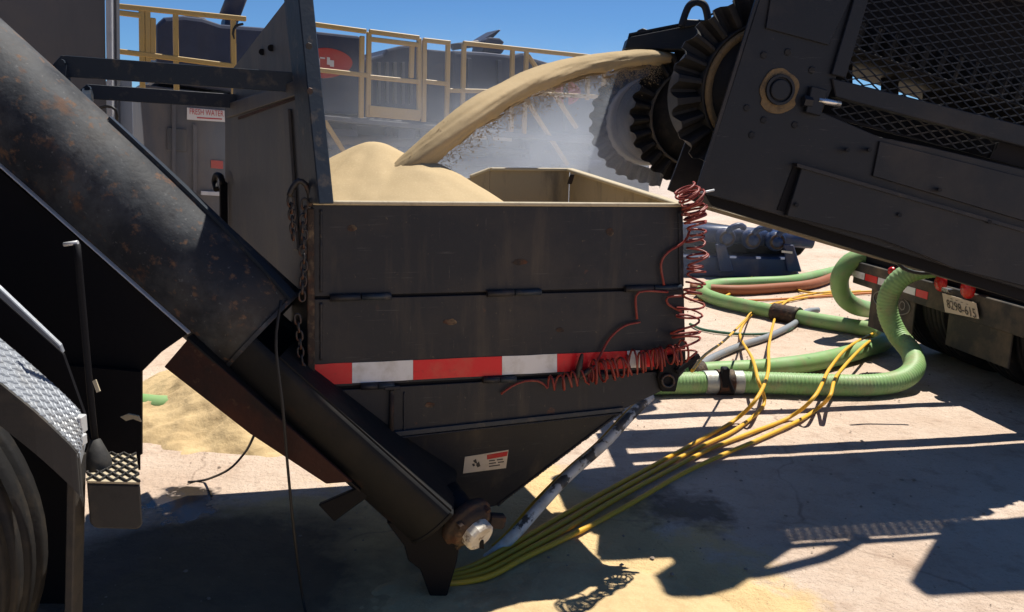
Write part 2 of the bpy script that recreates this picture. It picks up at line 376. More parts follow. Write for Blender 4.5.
# ================================================================== SETTING
def build_ground():
    def axis(a, b, step, far):
        xs = []
        k = a
        g = []; d = step * 2; x = a
        while x > -far: x -= d; d *= 1.45; g.append(x)
        xs = g[::-1]
        n = int((b - a) / step); xs += [a + (b - a) * i / n for i in range(n + 1)]
        d = step * 2; x = b
        while x < far: x += d; d *= 1.45; xs.append(x)
        return xs
    xs = axis(-3.2, 4.6, 0.04, 2500); ys = axis(1.6, 9.0, 0.045, 3000)
    vs = []
    for y in ys:
        for x in xs:
            if -60 < x < 60 and -40 < y < 80:
                z = noise.fractal(V((x * 0.9, y * 0.9, 0.3)), 1.0, 2.0, 4) * 0.007 - 0.006
                if -3.2 <= x <= 4.6 and 1.6 <= y <= 9: z += noise.noise(V((x * 9, y * 9, 2))) * 0.003
            else: z = -0.006
            vs.append((x, y, z))
    n = len(xs)
    fs = [[j * n + i, j * n + i + 1, (j + 1) * n + i + 1, (j + 1) * n + i] for j in range(len(ys) - 1) for i in range(n - 1)]
    mb = MB(); mb.v = [V(v) for v in vs]; mb.f = fs; mb.sm = [True] * len(fs)
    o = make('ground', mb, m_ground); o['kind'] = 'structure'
build_ground()

def build_pebbles():
    mb = MB()
    ico = [V(p) for p in ((0, 0, 1), (.9, 0, .2), (.28, .85, .2), (-.72, .53, .2), (-.72, -.53, .2), (.28, -.85, .2), (0, 0, -.5))]
    fs = [[0, 1, 2], [0, 2, 3], [0, 3, 4], [0, 4, 5], [0, 5, 1], [6, 2, 1], [6, 3, 2], [6, 4, 3], [6, 5, 4], [6, 1, 5]]
    for i in range(6500):
        x = random.uniform(-1.5, 5); y = random.uniform(1.9, 8.5)
        if noise.noise(V((x * 1.5, y * 1.5, 9))) < random.uniform(-0.5, 0.5): continue
        r = 0.0018 + 0.0095 * random.random() ** 5
        R = rot('Z', random.uniform(0, 6.3))
        k = V((random.uniform(.7, 1.3), random.uniform(.7, 1.3), random.uniform(.5, .9)))
        mb.add([R @ V((p.x * k.x, p.y * k.y, p.z * k.z)) * r + V((x, y, 0)) for p in ico], fs)
    o = make('gravel', mb, m_pebble)
    tag(o, 'loose pebbles and dirt crumbs scattered over the pad', 'gravel', kind='stuff')
build_pebbles()

# ================================================================== HOPPER
TH = math.radians(18)
HU = V((math.cos(TH), math.sin(TH), 0)); HN = V((-math.sin(TH), math.cos(TH), 0))   # along the front, into the hopper
HO = onY(312, 205, 2.5)
def H(px, py, off=0.0): return onP(px, py, HO + HN * off, HN)
hop = thing('sand_hopper', 'dark grey steel sand hopper with red and white reflective tape across its front', 'hopper', (HO.x + 0.5, HO.y + 0.3, 0))
make('upper_panel', MB().prism([H(312, 205), H(683, 207), H(684, 286.5), H(312, 296.5)], HN * .008), m_steel, hop, .0015)
make('middle_panel', MB().prism([H(312, 299.5), H(684, 289.5), H(686, 367), H(313, 388)], HN * .008), m_steel, hop, .0015)
make('lower_panel', MB().prism([H(316, 391.5), H(686, 370), H(672, 386), H(622, 410), H(362, 437)], HN * .008), m_steel, hop, .0015)
# backing strip behind the two hinge seams
make('seam_strip', MB().prism([H(314, 290, .0102), H(683, 281, .0102), H(683, 294, .0102), H(314, 304, .0102)], HN * .006), m_black, hop)
make('seam_strip', MB().prism([H(318, 383, .0102), H(683, 363, .0102), H(680, 376, .0102), H(322, 396, .0102)], HN * .006), m_black, hop)
def hinge(x0, x1, yc):
    a, b = H(x0, yc, -.007), H(x1, yc - (x1 - x0) * .03, -.007); d = b - a
    g = make('hinge', MB().cyl(a, a + d * .49, .0115, 12), m_steel, hop)
    make('knuckle', MB().cyl(a + d * .51, b, .0105, 12), m_edge, g)
for x0, x1, yc in ((330, 391, 298), (487, 541, 293.5), (625, 681, 289)): hinge(x0, x1, yc)
for x0, x1, yc in ((361, 394, 386.5), (483, 516, 380), (570, 606, 375)): hinge(x0, x1, yc)
# weld bead dashes of rust at corner, latch rod
make('latch_rod', MB().cyl(H(392, 390, -.012), H(391, 437, -.012), .0075, 10), m_bearing, hop)
make('latch_clip', MB().beam(H(384, 388, -.010), H(400, 387, -.010), .02, .012), m_steel, hop, .002)
# tapered funnel under the panels
fl, fr, bl, br = H(360, 437, .004), H(624, 409, .004), H(432, 522, .13), H(497, 505, .13)
make('funnel_front', MB().prism([fl, fr, br, bl], HN * .008), m_steel, hop, .0015)
make('funnel_flange', MB().prism([H(356, 436, -.010), H(624, 407.5, -.010), H(624, 411.5, -.010), H(357, 441, -.010)], HN * .012), m_edge, hop, .001)
RC = H(683, 207); BR = onY(570, 171, 3.72); BM = onY(490, 170.5, 3.62); BL0 = onY(470, 178, 3.60); BL = onY(250, 190, 3.42)
def down(p, z): return V((p.x, p.y, z))
def wall(name, a, b, za, zb, t, mt, parent): return make(name, MB().prism([a, b, down(b, zb), down(a, za)], t), mt, parent, .0015)
Zs = 0.72
outR = V((BR.y - RC.y, -(BR.x - RC.x), 0)).normalized()
wall('right_wall', RC + HN * .009, BR, Zs, Zs, outR * .008, m_inner, hop)
wall('back_wall', BM, BR - HU * .002, Zs, Zs, HN * .008, m_inner, hop)
wall('back_wall', BL, BL0, Zs, Zs, HN * .008, m_inner, hop)
make('back_wall', MB().prism([BL0 + HU * .002, BM - HU * .002, down(BM - HU * .002, Zs), down(BL0 + HU * .002, Zs)], HN * .008), m_inner, hop)
# funnel sides that close the hopper underneath
lowf, lowb = H(497, 505, .14), H(497, 505, .34)
make('funnel_side', MB().prism([down(RC + HN * .02, Zs), down(BR, Zs), lowb, lowf], V((.006, 0, -.006))), m_steel, hop)
make('funnel_back', MB().prism([down(BR, Zs), down(BL, Zs), H(432, 522, .36), lowb], V((0, .006, -.004))), m_steel, hop)
# worn lips on the rims
def lip(a, b, wv, name='rim_lip'):
    make(name, MB().prism([a, b, b + wv, a + wv], V((0, 0, .013))), m_lip, hop, .003)
lip(H(313, 205) - HN * .004, RC - HN * .004, HN * .022)
lip(RC + HN * .02 + outR * .018, BR + outR * .014, -outR * .038)
lip(BR + HN * .012, BM + HN * .012, -HN * .03)
lip(BM + HN * .012 - HU * .002, BL0 + HN * .012, -HN * .022)
# a torn tab on the inside of the right wall
make('wear_tab', MB().box(onY(571, 179, 3.60), HU * .010, HN * .004, V((.006, 0, .022))), m_bearing, hop, .002)

# tall left wall, seen from outside; it splays back to the left
LW = (onY(225, 200, 3.45) - V((HO.x, HO.y, 0))); LW.z = 0; LW.normalize()
LN = V((LW.y, -LW.x, 0))                                  # points into the hopper (right)
if LN.x < 0: LN = -LN
def LWP(px, py, off=0.0): return onP(px, py, HO + LN * off, LN)
lw = make('left_wall', MB().prism([LWP(311, 204), LWP(302, 79), LWP(225, 105), LWP(225, 276), LWP(262, 330), LWP(311, 372)], LN * .008), m_sidewall, hop, .0015)
make('fold_strip', MB().prism([LWP(302, 78, -.012), LWP(226, 104, -.012), LWP(226, 118, -.012), LWP(302.5, 93, -.012)], LN * .011), m_sidewall, lw, .002)
make('fold_seam', MB().prism([LWP(300, 95, -.004), LWP(238, 117, -.004), LWP(238, 119.5, -.004), LWP(300, 97.5, -.004)], LN * .003), m_rust, lw)
gp = make('gusset_plate', MB().prism([LWP(299, -22, .012), LWP(284, 2, .012), LWP(233, 68, .012), LWP(233, 104, .012), LWP(303, 82, .012)], LN * .008), m_sidewall, hop, .0015)
for q in ((262, 52), (271, 48)):
    make('bolt_hole', MB().cyl(LWP(*q, .006), LWP(*q, .013), .011, 12), m_black, gp)
make('edge_bar', MB().prism([LWP(296, -25, -.02), LWP(281, -25, -.02), LWP(306, 203, -.02), LWP(319, 204, -.02)], LN * .045), m_edge, hop, .003)
for q in ((309, 46), (310, 91)):
    make('bolt', MB().cyl(LWP(*q, -.034), LWP(*q, -.018), .010, 6, smooth=False), m_chain, hop, .001)
make('vertical_stiffener', MB().beam(LWP(287, 110, -.008), LWP(296, 250, -.008), .010, .05, LW), m_sidewall, lw, .002)
make('corner_post', MB().beam(H(310, 208, -.004), H(311, 380, -.004), .022, .030, HN), m_bearing, hop, .003)

# weld beads along the welded edges
def weld(a, b, r=.0042, par=hop):
    n = max(8, int((b - a).length / .006)); pts = [a.lerp(b, i / n) + V((0, 0, .0012 * noise.noise(V((i * .7, a.x * 9, 3))))) for i in range(n + 1)]
    make('weld_bead', MB().tube(pts, r, 6, rf=lambda u, i: r * (1 + .35 * (i % 2) + .5 * noise.noise(V((i * .31, a.z * 7, 1))))), m_steel, par)
weld(H(364, 441.5, -.001), H(622, 413, -.001)); weld(fr - HN * .002, br - HN * .002); weld(H(321, 210, -.001), H(321, 292, -.001)); weld(H(679, 212, -.001), H(680, 284, -.001))
weld(H(321, 303, -.001), H(321, 360, -.001)); weld(H(404, 392, -.001), H(404, 431, -.001), .003)
for (px, py, w_, h_) in ((352, 228, 5, 3.5), (520, 262, 8, 3), (610, 232, 4, 4), (450, 322, 7, 3), (560, 330, 4, 2.5), (430, 405, 5, 3)):
    make('paint_chip', MB().prism([H(px + w_ * math.cos(a) * (1 + .4 * noise.noise(V((a, px, 0)))), py + h_ * math.sin(a) * (1 + .5 * noise.noise(V((a * 2, py, 3)))), -.0012) for a in [2 * math.pi * k / 11 for k in range(11)]], HN * .001), m_bearing, hop)
# reflective tape: red and white lengths
def tape(x0, x1, mt, name):
    def yt(x): return 364.5 + (348.5 - 364.5) * (x - 313) / 372
    def yb(x): return 385.5 + (365.0 - 385.5) * (x - 313) / 372
    n = 4; top = [H(x0 + (x1 - x0) * i / n, yt(x0 + (x1 - x0) * i / n) + random.uniform(-.25, .25), -.002) for i in range(n + 1)]
    bot = [H(x0 + (x1 - x0) * i / n, yb(x0 + (x1 - x0) * i / n) + random.uniform(-.25, .25), -.002) for i in range(n + 1)]
    make(name, MB().prism(top + bot[::-1], HN * .0018), mt, hop)
for x0, x1, k in ((313.5, 352, 0), (352.2, 413, 1), (413.2, 502, 0), (502.2, 557, 1), (557.2, 627, 0), (627.2, 640, 1), (640.2, 676, 0)):
    tape(x0, x1, (m_red, m_white)[k], ('red_tape', 'white_tape')[k])
# warning sticker on the funnel
fx = (fr - fl).normalized(); fn = (fr - fl).cross(bl - fl).normalized()
if fn.y > 0: fn = -fn
def FF(px, py, off=0.0): return onP(px, py, fl + fn * off, fn)
stk = make('warning_sticker', MB().prism([FF(465, 457, .0015), FF(508.5, 450, .0015), FF(506, 468, .0015), FF(463, 473.5, .0015)], -fn * .001), m_stick, hop)
make('red_band', MB().prism([FF(487, 455, .0025), FF(508, 451.3, .0025), FF(507, 456, .0025), FF(487, 459.5, .0025)], -fn * .0008), m_signred, stk)
for (a, b, c, d) in ((489, 460.5, 495, 459.8), (497, 459.5, 503, 458.7), (489, 463.2, 496, 462.3), (498, 462, 504, 461.2), (489, 466, 500, 464.5)):
    make('text_line', MB().prism([FF(a, b, .0025), FF(c, d, .0025), FF(c, d + 1.0, .0025), FF(a, b + 1.0, .0025)], -fn * .0008), m_signink, stk)
for pts in (((473, 461), (476, 459), (477.5, 464), (475, 463)), ((476, 465), (479, 461.5), (480.5, 466), (477.5, 467.5)), ((472, 464), (474.5, 463.5), (475, 466), (473, 466.5))):
    make('pictogram', MB().prism([FF(*p, .0025) for p in pts], -fn * .0008), m_signink, stk)

# ================================================================== AUGER
AX0, AX1 = onY(-60, 44, 2.50), onY(476, 521, 2.56)
AD = (AX1 - AX0).normalized(); ALEN = (AX1 - AX0).length
AR = 0.172
aug = thing('auger_conveyor', 'worn dark steel auger tube slanting up left from the hopper bottom', 'auger', (AX1.x, AX1.y, 0))
def axis_t(px):
    lo, hi = -1.0, ALEN
    for _ in range(50):
        mid = (lo + hi) / 2; p = AX0 + AD * mid - CAM
        x = p.dot(_R) / p.dot(_F) * FPX + CW / 2
        if x < px: lo = mid
        else: hi = mid
    return lo
t_end = axis_t(262)
mb = MB(); prof = [(-0.9, AR)] + [(-0.9 + (t_end + 0.9) * i / 14, AR) for i in range(1, 15)] + [(t_end, AR - .012)]
mb.lathe(AX0, AD, prof, 64)
make('auger_tube', mb, m_tube, aug)
make('tube_collar', MB().lathe(AX0 + AD * (t_end - .004), AD, [(0, AR - .002), (0, AR + .004), (.012, AR + .004), (.012, AR - .012)], 64, False), m_tube, aug)
# long weld seam / strap that curves down along the tube
up_perp = (V((0, 0, 1)) - AD * AD.z).normalized(); toward = AD.cross(up_perp)
if toward.y > 0: toward = -toward
def tub(t, ang, r): return AX0 + AD * t + (up_perp * math.cos(ang) + toward * math.sin(ang)) * r
t0, t1 = axis_t(72), axis_t(262)
mb = MB(); n = 40; vs = []
for i in range(n + 1):
    k = i / n; t = t0 + (t1 - t0) * k; a = 0.03 + 0.35 * k ** 2
    vs += [tub(t, a - .05 - .05 * k, AR + .001), tub(t, a - .05 - .05 * k, AR + .012), tub(t, a + .05 + .05 * k, AR + .012), tub(t, a + .05 + .05 * k, AR + .001)]
fs = []
for i in range(n):
    for j in range(3): fs.append([i * 4 + j, i * 4 + j + 1, i * 4 + 4 + j + 1, i * 4 + 4 + j])
mb.add(vs, fs, False)
make('seam_strap', mb, m_edge, aug)
# open trough below the hopper: lower half of the pipe with straight sides
mb = MB(); n = 22; rows = []
t_tr = axis_t(446)
def tr_r(t): return AR + (.186 - AR) * max(0, (t - t_end) / (t_tr - t_end))
ts = [t_end - .02, t_end + (t_tr - t_end) * .5, t_tr]
vs = []
for t in ts:
    for i in range(n + 1):
        a = math.radians(80) + (math.radians(280) - math.radians(80)) * i / n
        vs.append(tub(t, a, tr_r(t) - .001))
    for i in range(n + 1):
        a = math.radians(80) + (math.radians(280) - math.radians(80)) * i / n
        vs.append(tub(t, a, tr_r(t) - .012))
N2 = 2 * (n + 1); fs = []
for k in range(len(ts) - 1):
    for i in range(n):
        fs.append([k * N2 + i, (k + 1) * N2 + i, (k + 1) * N2 + i + 1, k * N2 + i + 1])
        q = n + 1 + i; fs.append([k * N2 + q, k * N2 + q + 1, (k + 1) * N2 + q + 1, (k + 1) * N2 + q])
    fs.append([k * N2, k * N2 + n + 1, (k + 1) * N2 + n + 1, (k + 1) * N2]); fs.append([k * N2 + n, (k + 1) * N2 + n, (k + 1) * N2 + 2 * n + 1, k * N2 + 2 * n + 1])
mb.add(vs, fs, True)
make('trough', mb, m_trough, aug)
# trough edge flange, facing the camera
# end plate with bearing and hub
angs = [math.radians(80 + 200 * k / 20) for k in range(21)]
ep = MB().prism([tub(t_tr + .001, a, tr_r(t_tr) + .002) for a in angs], AD * .012)
make('trough_lid', MB().prism([tub(axis_t(285), angs[0], tr_r(axis_t(285)) - .006), tub(t_tr, angs[0], tr_r(t_tr) - .006), tub(t_tr, angs[-1], tr_r(t_tr) - .006), tub(axis_t(285), angs[-1], tr_r(axis_t(285)) - .006)], up_perp * .006), m_trough, aug)
lowp = tub(t_tr, math.pi, tr_r(t_tr))
zg = onZ(440, 590)
make('wear_shoe', MB().prism([onY(386, 522, 2.45), onY(462, 526, 2.45), onY(457, 562, 2.45), down(onY(447, 588, 2.45), 0), down(onY(430, 588, 2.45), 0), onY(420, 570, 2.45), onY(408, 561, 2.45), onY(404, 546, 2.45)], V((-.01, .09, 0))), m_black, aug, .004)
make('shaft_stub', MB().cyl(AX0 + AD * (t_tr - .01), onY(470, 527, 2.49), .055, 20), m_trough, aug)
make('end_plate', ep, m_trough, aug, .002)
e0 = AX0 + AD * (ALEN + .024)
# bearing shaft leans towards the viewer
bd = (AD + V((0.1, -0.85, 0.15))).normalized()
b0 = onY(473, 529, 2.46)
be = make('bearing_housing', MB().lathe(b0 - bd * .05, bd, [(0, 0), (0, .088), (.028, .092), (.034, .078), (.050, .074), (.060, .060), (.060, 0)], 28), m_bearing, aug, .004)
for k in range(4):
    x = bd.orthogonal().normalized(); y = bd.cross(x); a = k * math.pi / 2 + .5
    c = b0 + (x * math.cos(a) + y * math.sin(a)) * .074
    make('bearing_bolt', MB().cyl(c - bd * .03, c + bd * .004, .011, 6, smooth=False), m_bearing, be)
make('bearing_lug', MB().beam(b0 - bd * .03 + HU * .07, b0 - bd * .03 + HU * .125 - V((0, 0, .01)), .035, .045), m_bearing, be, .006)
hub = make('hub', MB().lathe(b0, bd, [(0, .052), (.038, .052), (.046, .044), (.046, 0)], 12, False), m_hub, be, .002)
make('hub_slot', MB().box(b0 + bd * .0455 - V((0, 0, .018)), V((.006, 0, 0)), bd * .002, V((0, 0, .014))), m_black, hub)
make('skid_bracket', MB().prism([onY(318, 505, 2.42), onY(372, 482, 2.42), onY(378, 490, 2.42), onY(334, 522, 2.42)], V((0, .02, 0))), m_black, aug, .003)
# rusty angle iron under the tube
make('rusty_angle', MB().prism([onY(188, 339, 2.345), onY(352, 482, 2.37), onY(326, 484, 2.37), onY(250, 434, 2.36), onY(164, 367, 2.345)], V((0, .012, 0))), m_rust, aug, .002)
make('rusty_ledge', MB().prism([onY(187, 337, 2.34), onY(360, 490, 2.40), onY(360, 490, 2.40) + V((0, .07, 0)), onY(187, 337, 2.34) + V((0, .07, 0))], V((0, 0, -.008))), m_trough, aug)
# two flat straps tying the tube to the hopper
def strap(a, b, hpx, name):
    (x0, y0, Y0), (x1, y1, Y1) = a, b
    a_, b_ = onY(x0, y0, Y0), onY(x1, y1, Y1); nn_ = V((b_.y - a_.y, -(b_.x - a_.x), 0)).normalized()
    pts = [onP(x, y, a_, nn_) for x, y in ((x0, y0), (x0 + 9, y0 - hpx * .50), (x1, y1 - hpx * .50), (x1, y1 + hpx * .50), (x0 + 16, y0 + hpx * .60), (x0 + 6, y0 + hpx * .72))]
    s_ = make(name, MB().prism(pts, V((.0, .012, 0))), m_edge, aug, .0015)
    make('strap_bolt', MB().cyl(onY(x0 + 11, y0 - 2, Y0) - V((0, .012, 0)), onY(x0 + 11, y0 - 2, Y0), .011, 8, smooth=False), m_edge, s_)
strap((52, 65, 2.62), (304, 83, 2.66), 20, 'brace_strap')
strap((78, 91, 3.05), (246, 102, 3.30), 14, 'brace_strap')
make('brace_post', MB().beam(onY(64, 66, 2.625), onY(60, 120, 2.58), .03, .03, V((1, 0, 0))), m_edge, aug)
make('brace_post', MB().beam(onY(88, 92, 3.056), onY(84, 150, 2.70), .03, .03, V((1, 0, 0))), m_edge, aug)

# ================================================================== SAND IN THE HOPPER, STREAM
PK = onY(374, 141, 3.02)
def build_pile():
    # plan polygon of the hopper's inside
    poly = [HO + HN * .012 + LN * .012, RC + HN * .012 - outR * .004, BR - outR * .006, BM - HN * .004, BL + LN * .0]
    poly[-1] = HO + LW * 0.92 + LN * .012
    def inside(p):
        c = False; n = len(poly)
        for i in range(n):
            a, b = poly[i], poly[(i + 1) % n]
            if (a.y > p.y) != (b.y > p.y) and p.x < (b.x - a.x) * (p.y - a.y) / (b.y - a.y) + a.x: c = not c
        return c
    LD = onY(420, 166, 2.91)
    def hz(x, y):
        d = math.hypot(x - PK.x, (y - PK.y))
        an = math.atan2(y - PK.y, x - PK.x)
        z = PK.z - 0.60 * (math.sqrt(d * d + 0.003) - 0.055) + .010 * noise.noise(V((math.cos(an) * 5, math.sin(an) * 5, d * 2.0))) * min(1, d * 5) + .004 * noise.noise(V((math.cos(an) * 13, math.sin(an) * 13, d * 5))) * min(1, d * 5)
        # shoulder under the stream and its small landing crater
        e = math.hypot(x - LD.x, y - LD.y)
        z = max(z, LD.z + 0.022 - 0.62 * (math.sqrt(e * e + .006) - .077) + .012 * noise.noise(V((x * 22, y * 22, 4))) * max(0, 1 - e * 6))
        z += 0.006 * noise.noise(V((x * 6, y * 6, 1))) + .003 * noise.noise(V((x * 17, y * 17, 1)))
        return z
    st = 0.014; mb = MB(); idx = {}
    x0, x1 = min(p.x for p in poly), max(p.x for p in poly); y0, y1 = min(p.y for p in poly), max(p.y for p in poly)
    nx, ny = int((x1 - x0) / st) + 1, int((y1 - y0) / st) + 1
    for j in range(ny + 1):
        for i in range(nx + 1):
            x, y = x0 + i * st, y0 + j * st
            if inside(V((x, y, 0))):
                idx[(i, j)] = len(mb.v); mb.v.append(V((x, y, max(0.80, hz(x, y)))))
    for (i, j) in list(idx):
        q = [(i, j), (i + 1, j), (i + 1, j + 1), (i, j + 1)]
        if all(k in idx for k in q): mb.f.append([idx[k] for k in q]); mb.sm.append(True)
    # close it downwards so that it is a solid heap
    top = len(mb.v)
    cnt = {}
    for f in mb.f:
        for a, b in zip(f, f[1:] + f[:1]): cnt[(a, b)] = 1
    bord = [e for e in cnt if (e[1], e[0]) not in cnt]
    nv = {}
    for a, b in bord:
        for k in (a, b):
            if k not in nv: nv[k] = len(mb.v); mb.v.append(V((mb.v[k].x, mb.v[k].y, .76)))
    for a, b in bord: mb.f.append([b, a, nv[a], nv[b]]); mb.sm.append(False)
    single('sand_pile', mb, m_sand, 'tan sand heaped in a cone above the hopper rim', 'sand pile')
build_pile()

def build_stream():
    pix = [(372, 192, 2.90, 13), (396, 178, 2.90, 15), (418, 160, 2.91, 15), (442, 138, 2.95, 14), (470, 116, 3.05, 14), (500, 97, 3.25, 13), (540, 78, 3.65, 11.8), (580, 66, 4.15, 10), (620, 59.5, 4.65, 8.4), (650, 57, 4.95, 7), (680, 60, 5.25, 6), (700, 66, 5.40, 5)]
    ctr = [onY(x, y, Y) for x, y, Y, h in pix]; hh = [h / FPX * Y for x, y, Y, h in pix]
    path = spline(ctr, .009); m_ = len(path)
    # radius by nearest control interpolation along index of length
    L = [0]
    for i in range(1, len(ctr)): L.append(L[-1] + (ctr[i] - ctr[i - 1]).length)
    s = 0; mb = MB(); n = 48; vs = []
    for i, p in enumerate(path):
        if i: s += (p - path[i - 1]).length
        k = 0
        while k < len(L) - 2 and L[k + 1] < s: k += 1
        u = min(1, max(0, (s - L[k]) / (L[k + 1] - L[k]))); r = (hh[k] * (1 - u) + hh[k + 1] * u) * .90
        d = (path[min(i + 1, m_ - 1)] - path[max(i - 1, 0)]).normalized()
        side = d.cross(V((0, 0, 1))).normalized(); upv = side.cross(d)
        for j in range(n):
            a = 2 * math.pi * j / n
            ca, sa = math.cos(a), math.sin(a)
            lump = 1 + .12 * noise.noise(V((s * 2.2, ca * 1.1, sa * 1.1))) + .06 * noise.noise(V((s * 4, ca * 2.6, sa * 2.6))) + .09 * noise.noise(V((s * 3, ca * 7, sa * 7))) + .025 * noise.noise(V((s * 40, ca * 9, sa * 9)))
            if sa < -.1: lump += .45 * max(0, noise.noise(V((s * 5, ca * 1.2, 5)))) * -sa + .12 * noise.noise(V((s * 26, ca * 2.5, 8))) * -sa
            vs.append(p + side * math.cos(a) * r * 1.25 * lump + upv * math.sin(a) * r * lump)
    fs = [[i * n + j, i * n + (j + 1) % n, (i + 1) * n + (j + 1) % n, (i + 1) * n + j] for i in range(m_ - 1) for j in range(n)]
    fs += [list(range(n))[::-1], [(m_ - 1) * n + j for j in range(n)]]
    mb.add(vs, fs, True)
    # wisps that separate from the underside
    for w_ in range(9):
        dz, dy, ph = random.uniform(.55, 1.35), random.uniform(-.9, .9), random.uniform(0, 40)
        pw, rw = [], []
        for i in range(int(m_ * .12), int(m_ * .93), 2):
            q = len(ctr) * i / m_; r = hh[min(len(hh) - 1, int(q))]
            g = noise.noise(V((i * .035, ph, w_)))
            pw.append(path[i] + V((0, dy * r, -dz * r * (1 + .5 * noise.noise(V((i * .02, ph, 9)))))))
            rw.append(max(.0004, (g + .05) * .34 * r))
        mb.tube(pw, 1, 8, rf=lambda u, i: rw[i])
    # loose grains falling off the underside
    tet = [V((1, 0, -.6)), V((-.6, .9, -.6)), V((-.6, -.9, -.6)), V((0, 0, 1))]
    for _ in range(11000):
        i = int(random.uniform(0.06, .98) * (m_ - 1)); p = path[i]; q = len(ctr) * i / m_; r = hh[min(len(hh) - 1, int(q))]
        a = random.uniform(math.pi * .95, 2.05 * math.pi); k = r * (.85 + abs(random.gauss(0, .28)))
        off = V((math.cos(a) * k * .5, math.cos(a) * k * .9, math.sin(a) * k - (abs(random.gauss(0, .045)) if math.sin(a) < 0 else 0)))
        g = random.uniform(.0012, .0034)
        mb.add([p + off + t * g for t in tet], [[0, 1, 2], [0, 3, 1], [1, 3, 2], [2, 3, 0]])
    MS = m_sand.copy(); MS.name = 'falling_frac_sand'; tt = MS.node_tree
    pb = [n for n in tt.nodes if n.type == 'BSDF_PRINCIPLED'][0]; om = [n for n in tt.nodes if n.type == 'OUTPUT_MATERIAL'][0]
    tl = tt.nodes.new('ShaderNodeBsdfTranslucent'); tl.inputs[0].default_value = (0.72, 0.60, 0.42, 1); mxs = tt.nodes.new('ShaderNodeMixShader'); mxs.inputs[0].default_value = .22
    tt.links.new(pb.outputs[0], mxs.inputs[1]); tt.links.new(tl.outputs[0], mxs.inputs[2]); tt.links.new(mxs.outputs[0], om.inputs[0])
    single('falling_sand_stream', mb, MS, 'arc of tan sand pouring from the conveyor head into the hopper', 'sand stream')
build_stream()

def build_heap():
    c = V((-1.28, 4.45, 0)); mb = MB(); R = 1.45; n = 150; idx = {}
    for j in range(n + 1):
        for i in range(n + 1):
            x, y = c.x + (i / n - .5) * 2 * R, c.y + (j / n - .5) * 2 * R
            d = math.hypot(x - c.x, (y - c.y) * 1.15)
            z = 0.36 - 0.44 * (math.sqrt(d * d + .02) - .14) + .05 * noise.noise(V((x * 5, y * 5, 8))) + .03 * noise.noise(V((x * 2, y * 2, 3)))
            z += .024 * noise.noise(V((x * 3 + y * 5, y * 13 - x * 7, 3))) * min(1, d * 1.4) + .012 * noise.noise(V((x * 9 + y * 9, y * 30 - x * 14, 3)))
            if z > -0.05:
                idx[(i, j)] = len(mb.v); mb.v.append(V((x, y, z - .004)))
    for (i, j) in list(idx):
        q = [(i, j), (i + 1, j), (i + 1, j + 1), (i, j + 1)]
        if all(k in idx for k in q): mb.f.append([idx[k] for k in q]); mb.sm.append(True)
    single('sand_heap', mb, m_sandheap, 'low heap of spilled tan sand on the ground behind the auger tube', 'sand heap')
build_heap()

def build_drift():
    c = V((0.12, 2.36, 0)); n = 130; idx = {}; mb = MB()
    for j in range(n + 1):
        for i in range(n + 1):
            x, y = c.x + (i / n - .5) * 1.9, c.y + (j / n - .5) * 1.1
            d = math.hypot((x - c.x) / .72, (y - c.y) / .42)
            z = .016 * (1 - d) + .024 * max(0, 1.15 - d) * noise.noise(V((x * 3.2, y * 3.2, 6))) + .008 * max(0, 1.15 - d) * noise.noise(V((x * 9, y * 9, 6))) + .003 * noise.noise(V((x * 30, y * 30, 6))) - .004
            z -= .09 * max(0, d - .8)
            if z > -.035: idx[(i, j)] = len(mb.v); mb.v.append(V((x, y, min(z, .03))))
    for (i, j) in list(idx):
        q = [(i, j), (i + 1, j), (i + 1, j + 1), (i, j + 1)]
        if all(k in idx for k in q): mb.f.append([idx[k] for k in q]); mb.sm.append(True)
    single('sand_drift', mb, m_sandheap, 'thin drift of yellow sand spilled on the pad in front of the hopper', 'sand drift')
build_drift()

# ================================================================== SAND CONVEYOR (right)
CY = math.radians(8)
CO = onY(700, 192, 3.5); CU = V((math.cos(CY), math.sin(CY), 0)); CN = V((-math.sin(CY), math.cos(CY), 0))
def C(px, py, off=0.0): return onP(px, py, CO + CN * off, CN)
conv = thing('belt_conveyor', 'black steel sand conveyor head with ribbed belt edges and mesh guard', 'conveyor', (CO.x + 1.2, CO.y + .8, 0))
SLD = (C(1024, 290) - C(700, 194)).normalized()            # down the slope, to the right
SLN = SLD.cross(-CN).normalized()
if SLN.z < 0: SLN = -SLN
# head side plate with its left edge bar
sp = make('head_plate', MB().prism([C(772, -40), C(698, 192), C(738, 203), C(792, 219), C(1060, 301), C(1060, 178), C(930, 147), C(880, 137), C(822, 112), C(836, 80), C(868, -40)], CN * .02), m_conv, conv, .003)
make('edge_strip', MB().prism([C(771, -40, -.006), C(768, -40, -.006), C(696, 190, -.006), C(699, 192, -.006)], CN * .012), m_steel, sp)
make('upper_overlay', MB().prism([C(868, -40, -.012), C(777, -40, -.012), C(766, 28, -.012), C(829, 45, -.012), C(846, 10, -.012)], CN * .0115), m_conv, sp, .002)
make('post_bar', MB().prism([C(880, -40, -.02), C(866, -40, -.02), C(832, 74, -.02), C(846, 78, -.02)], CN * .06), m_conv, conv, .003)
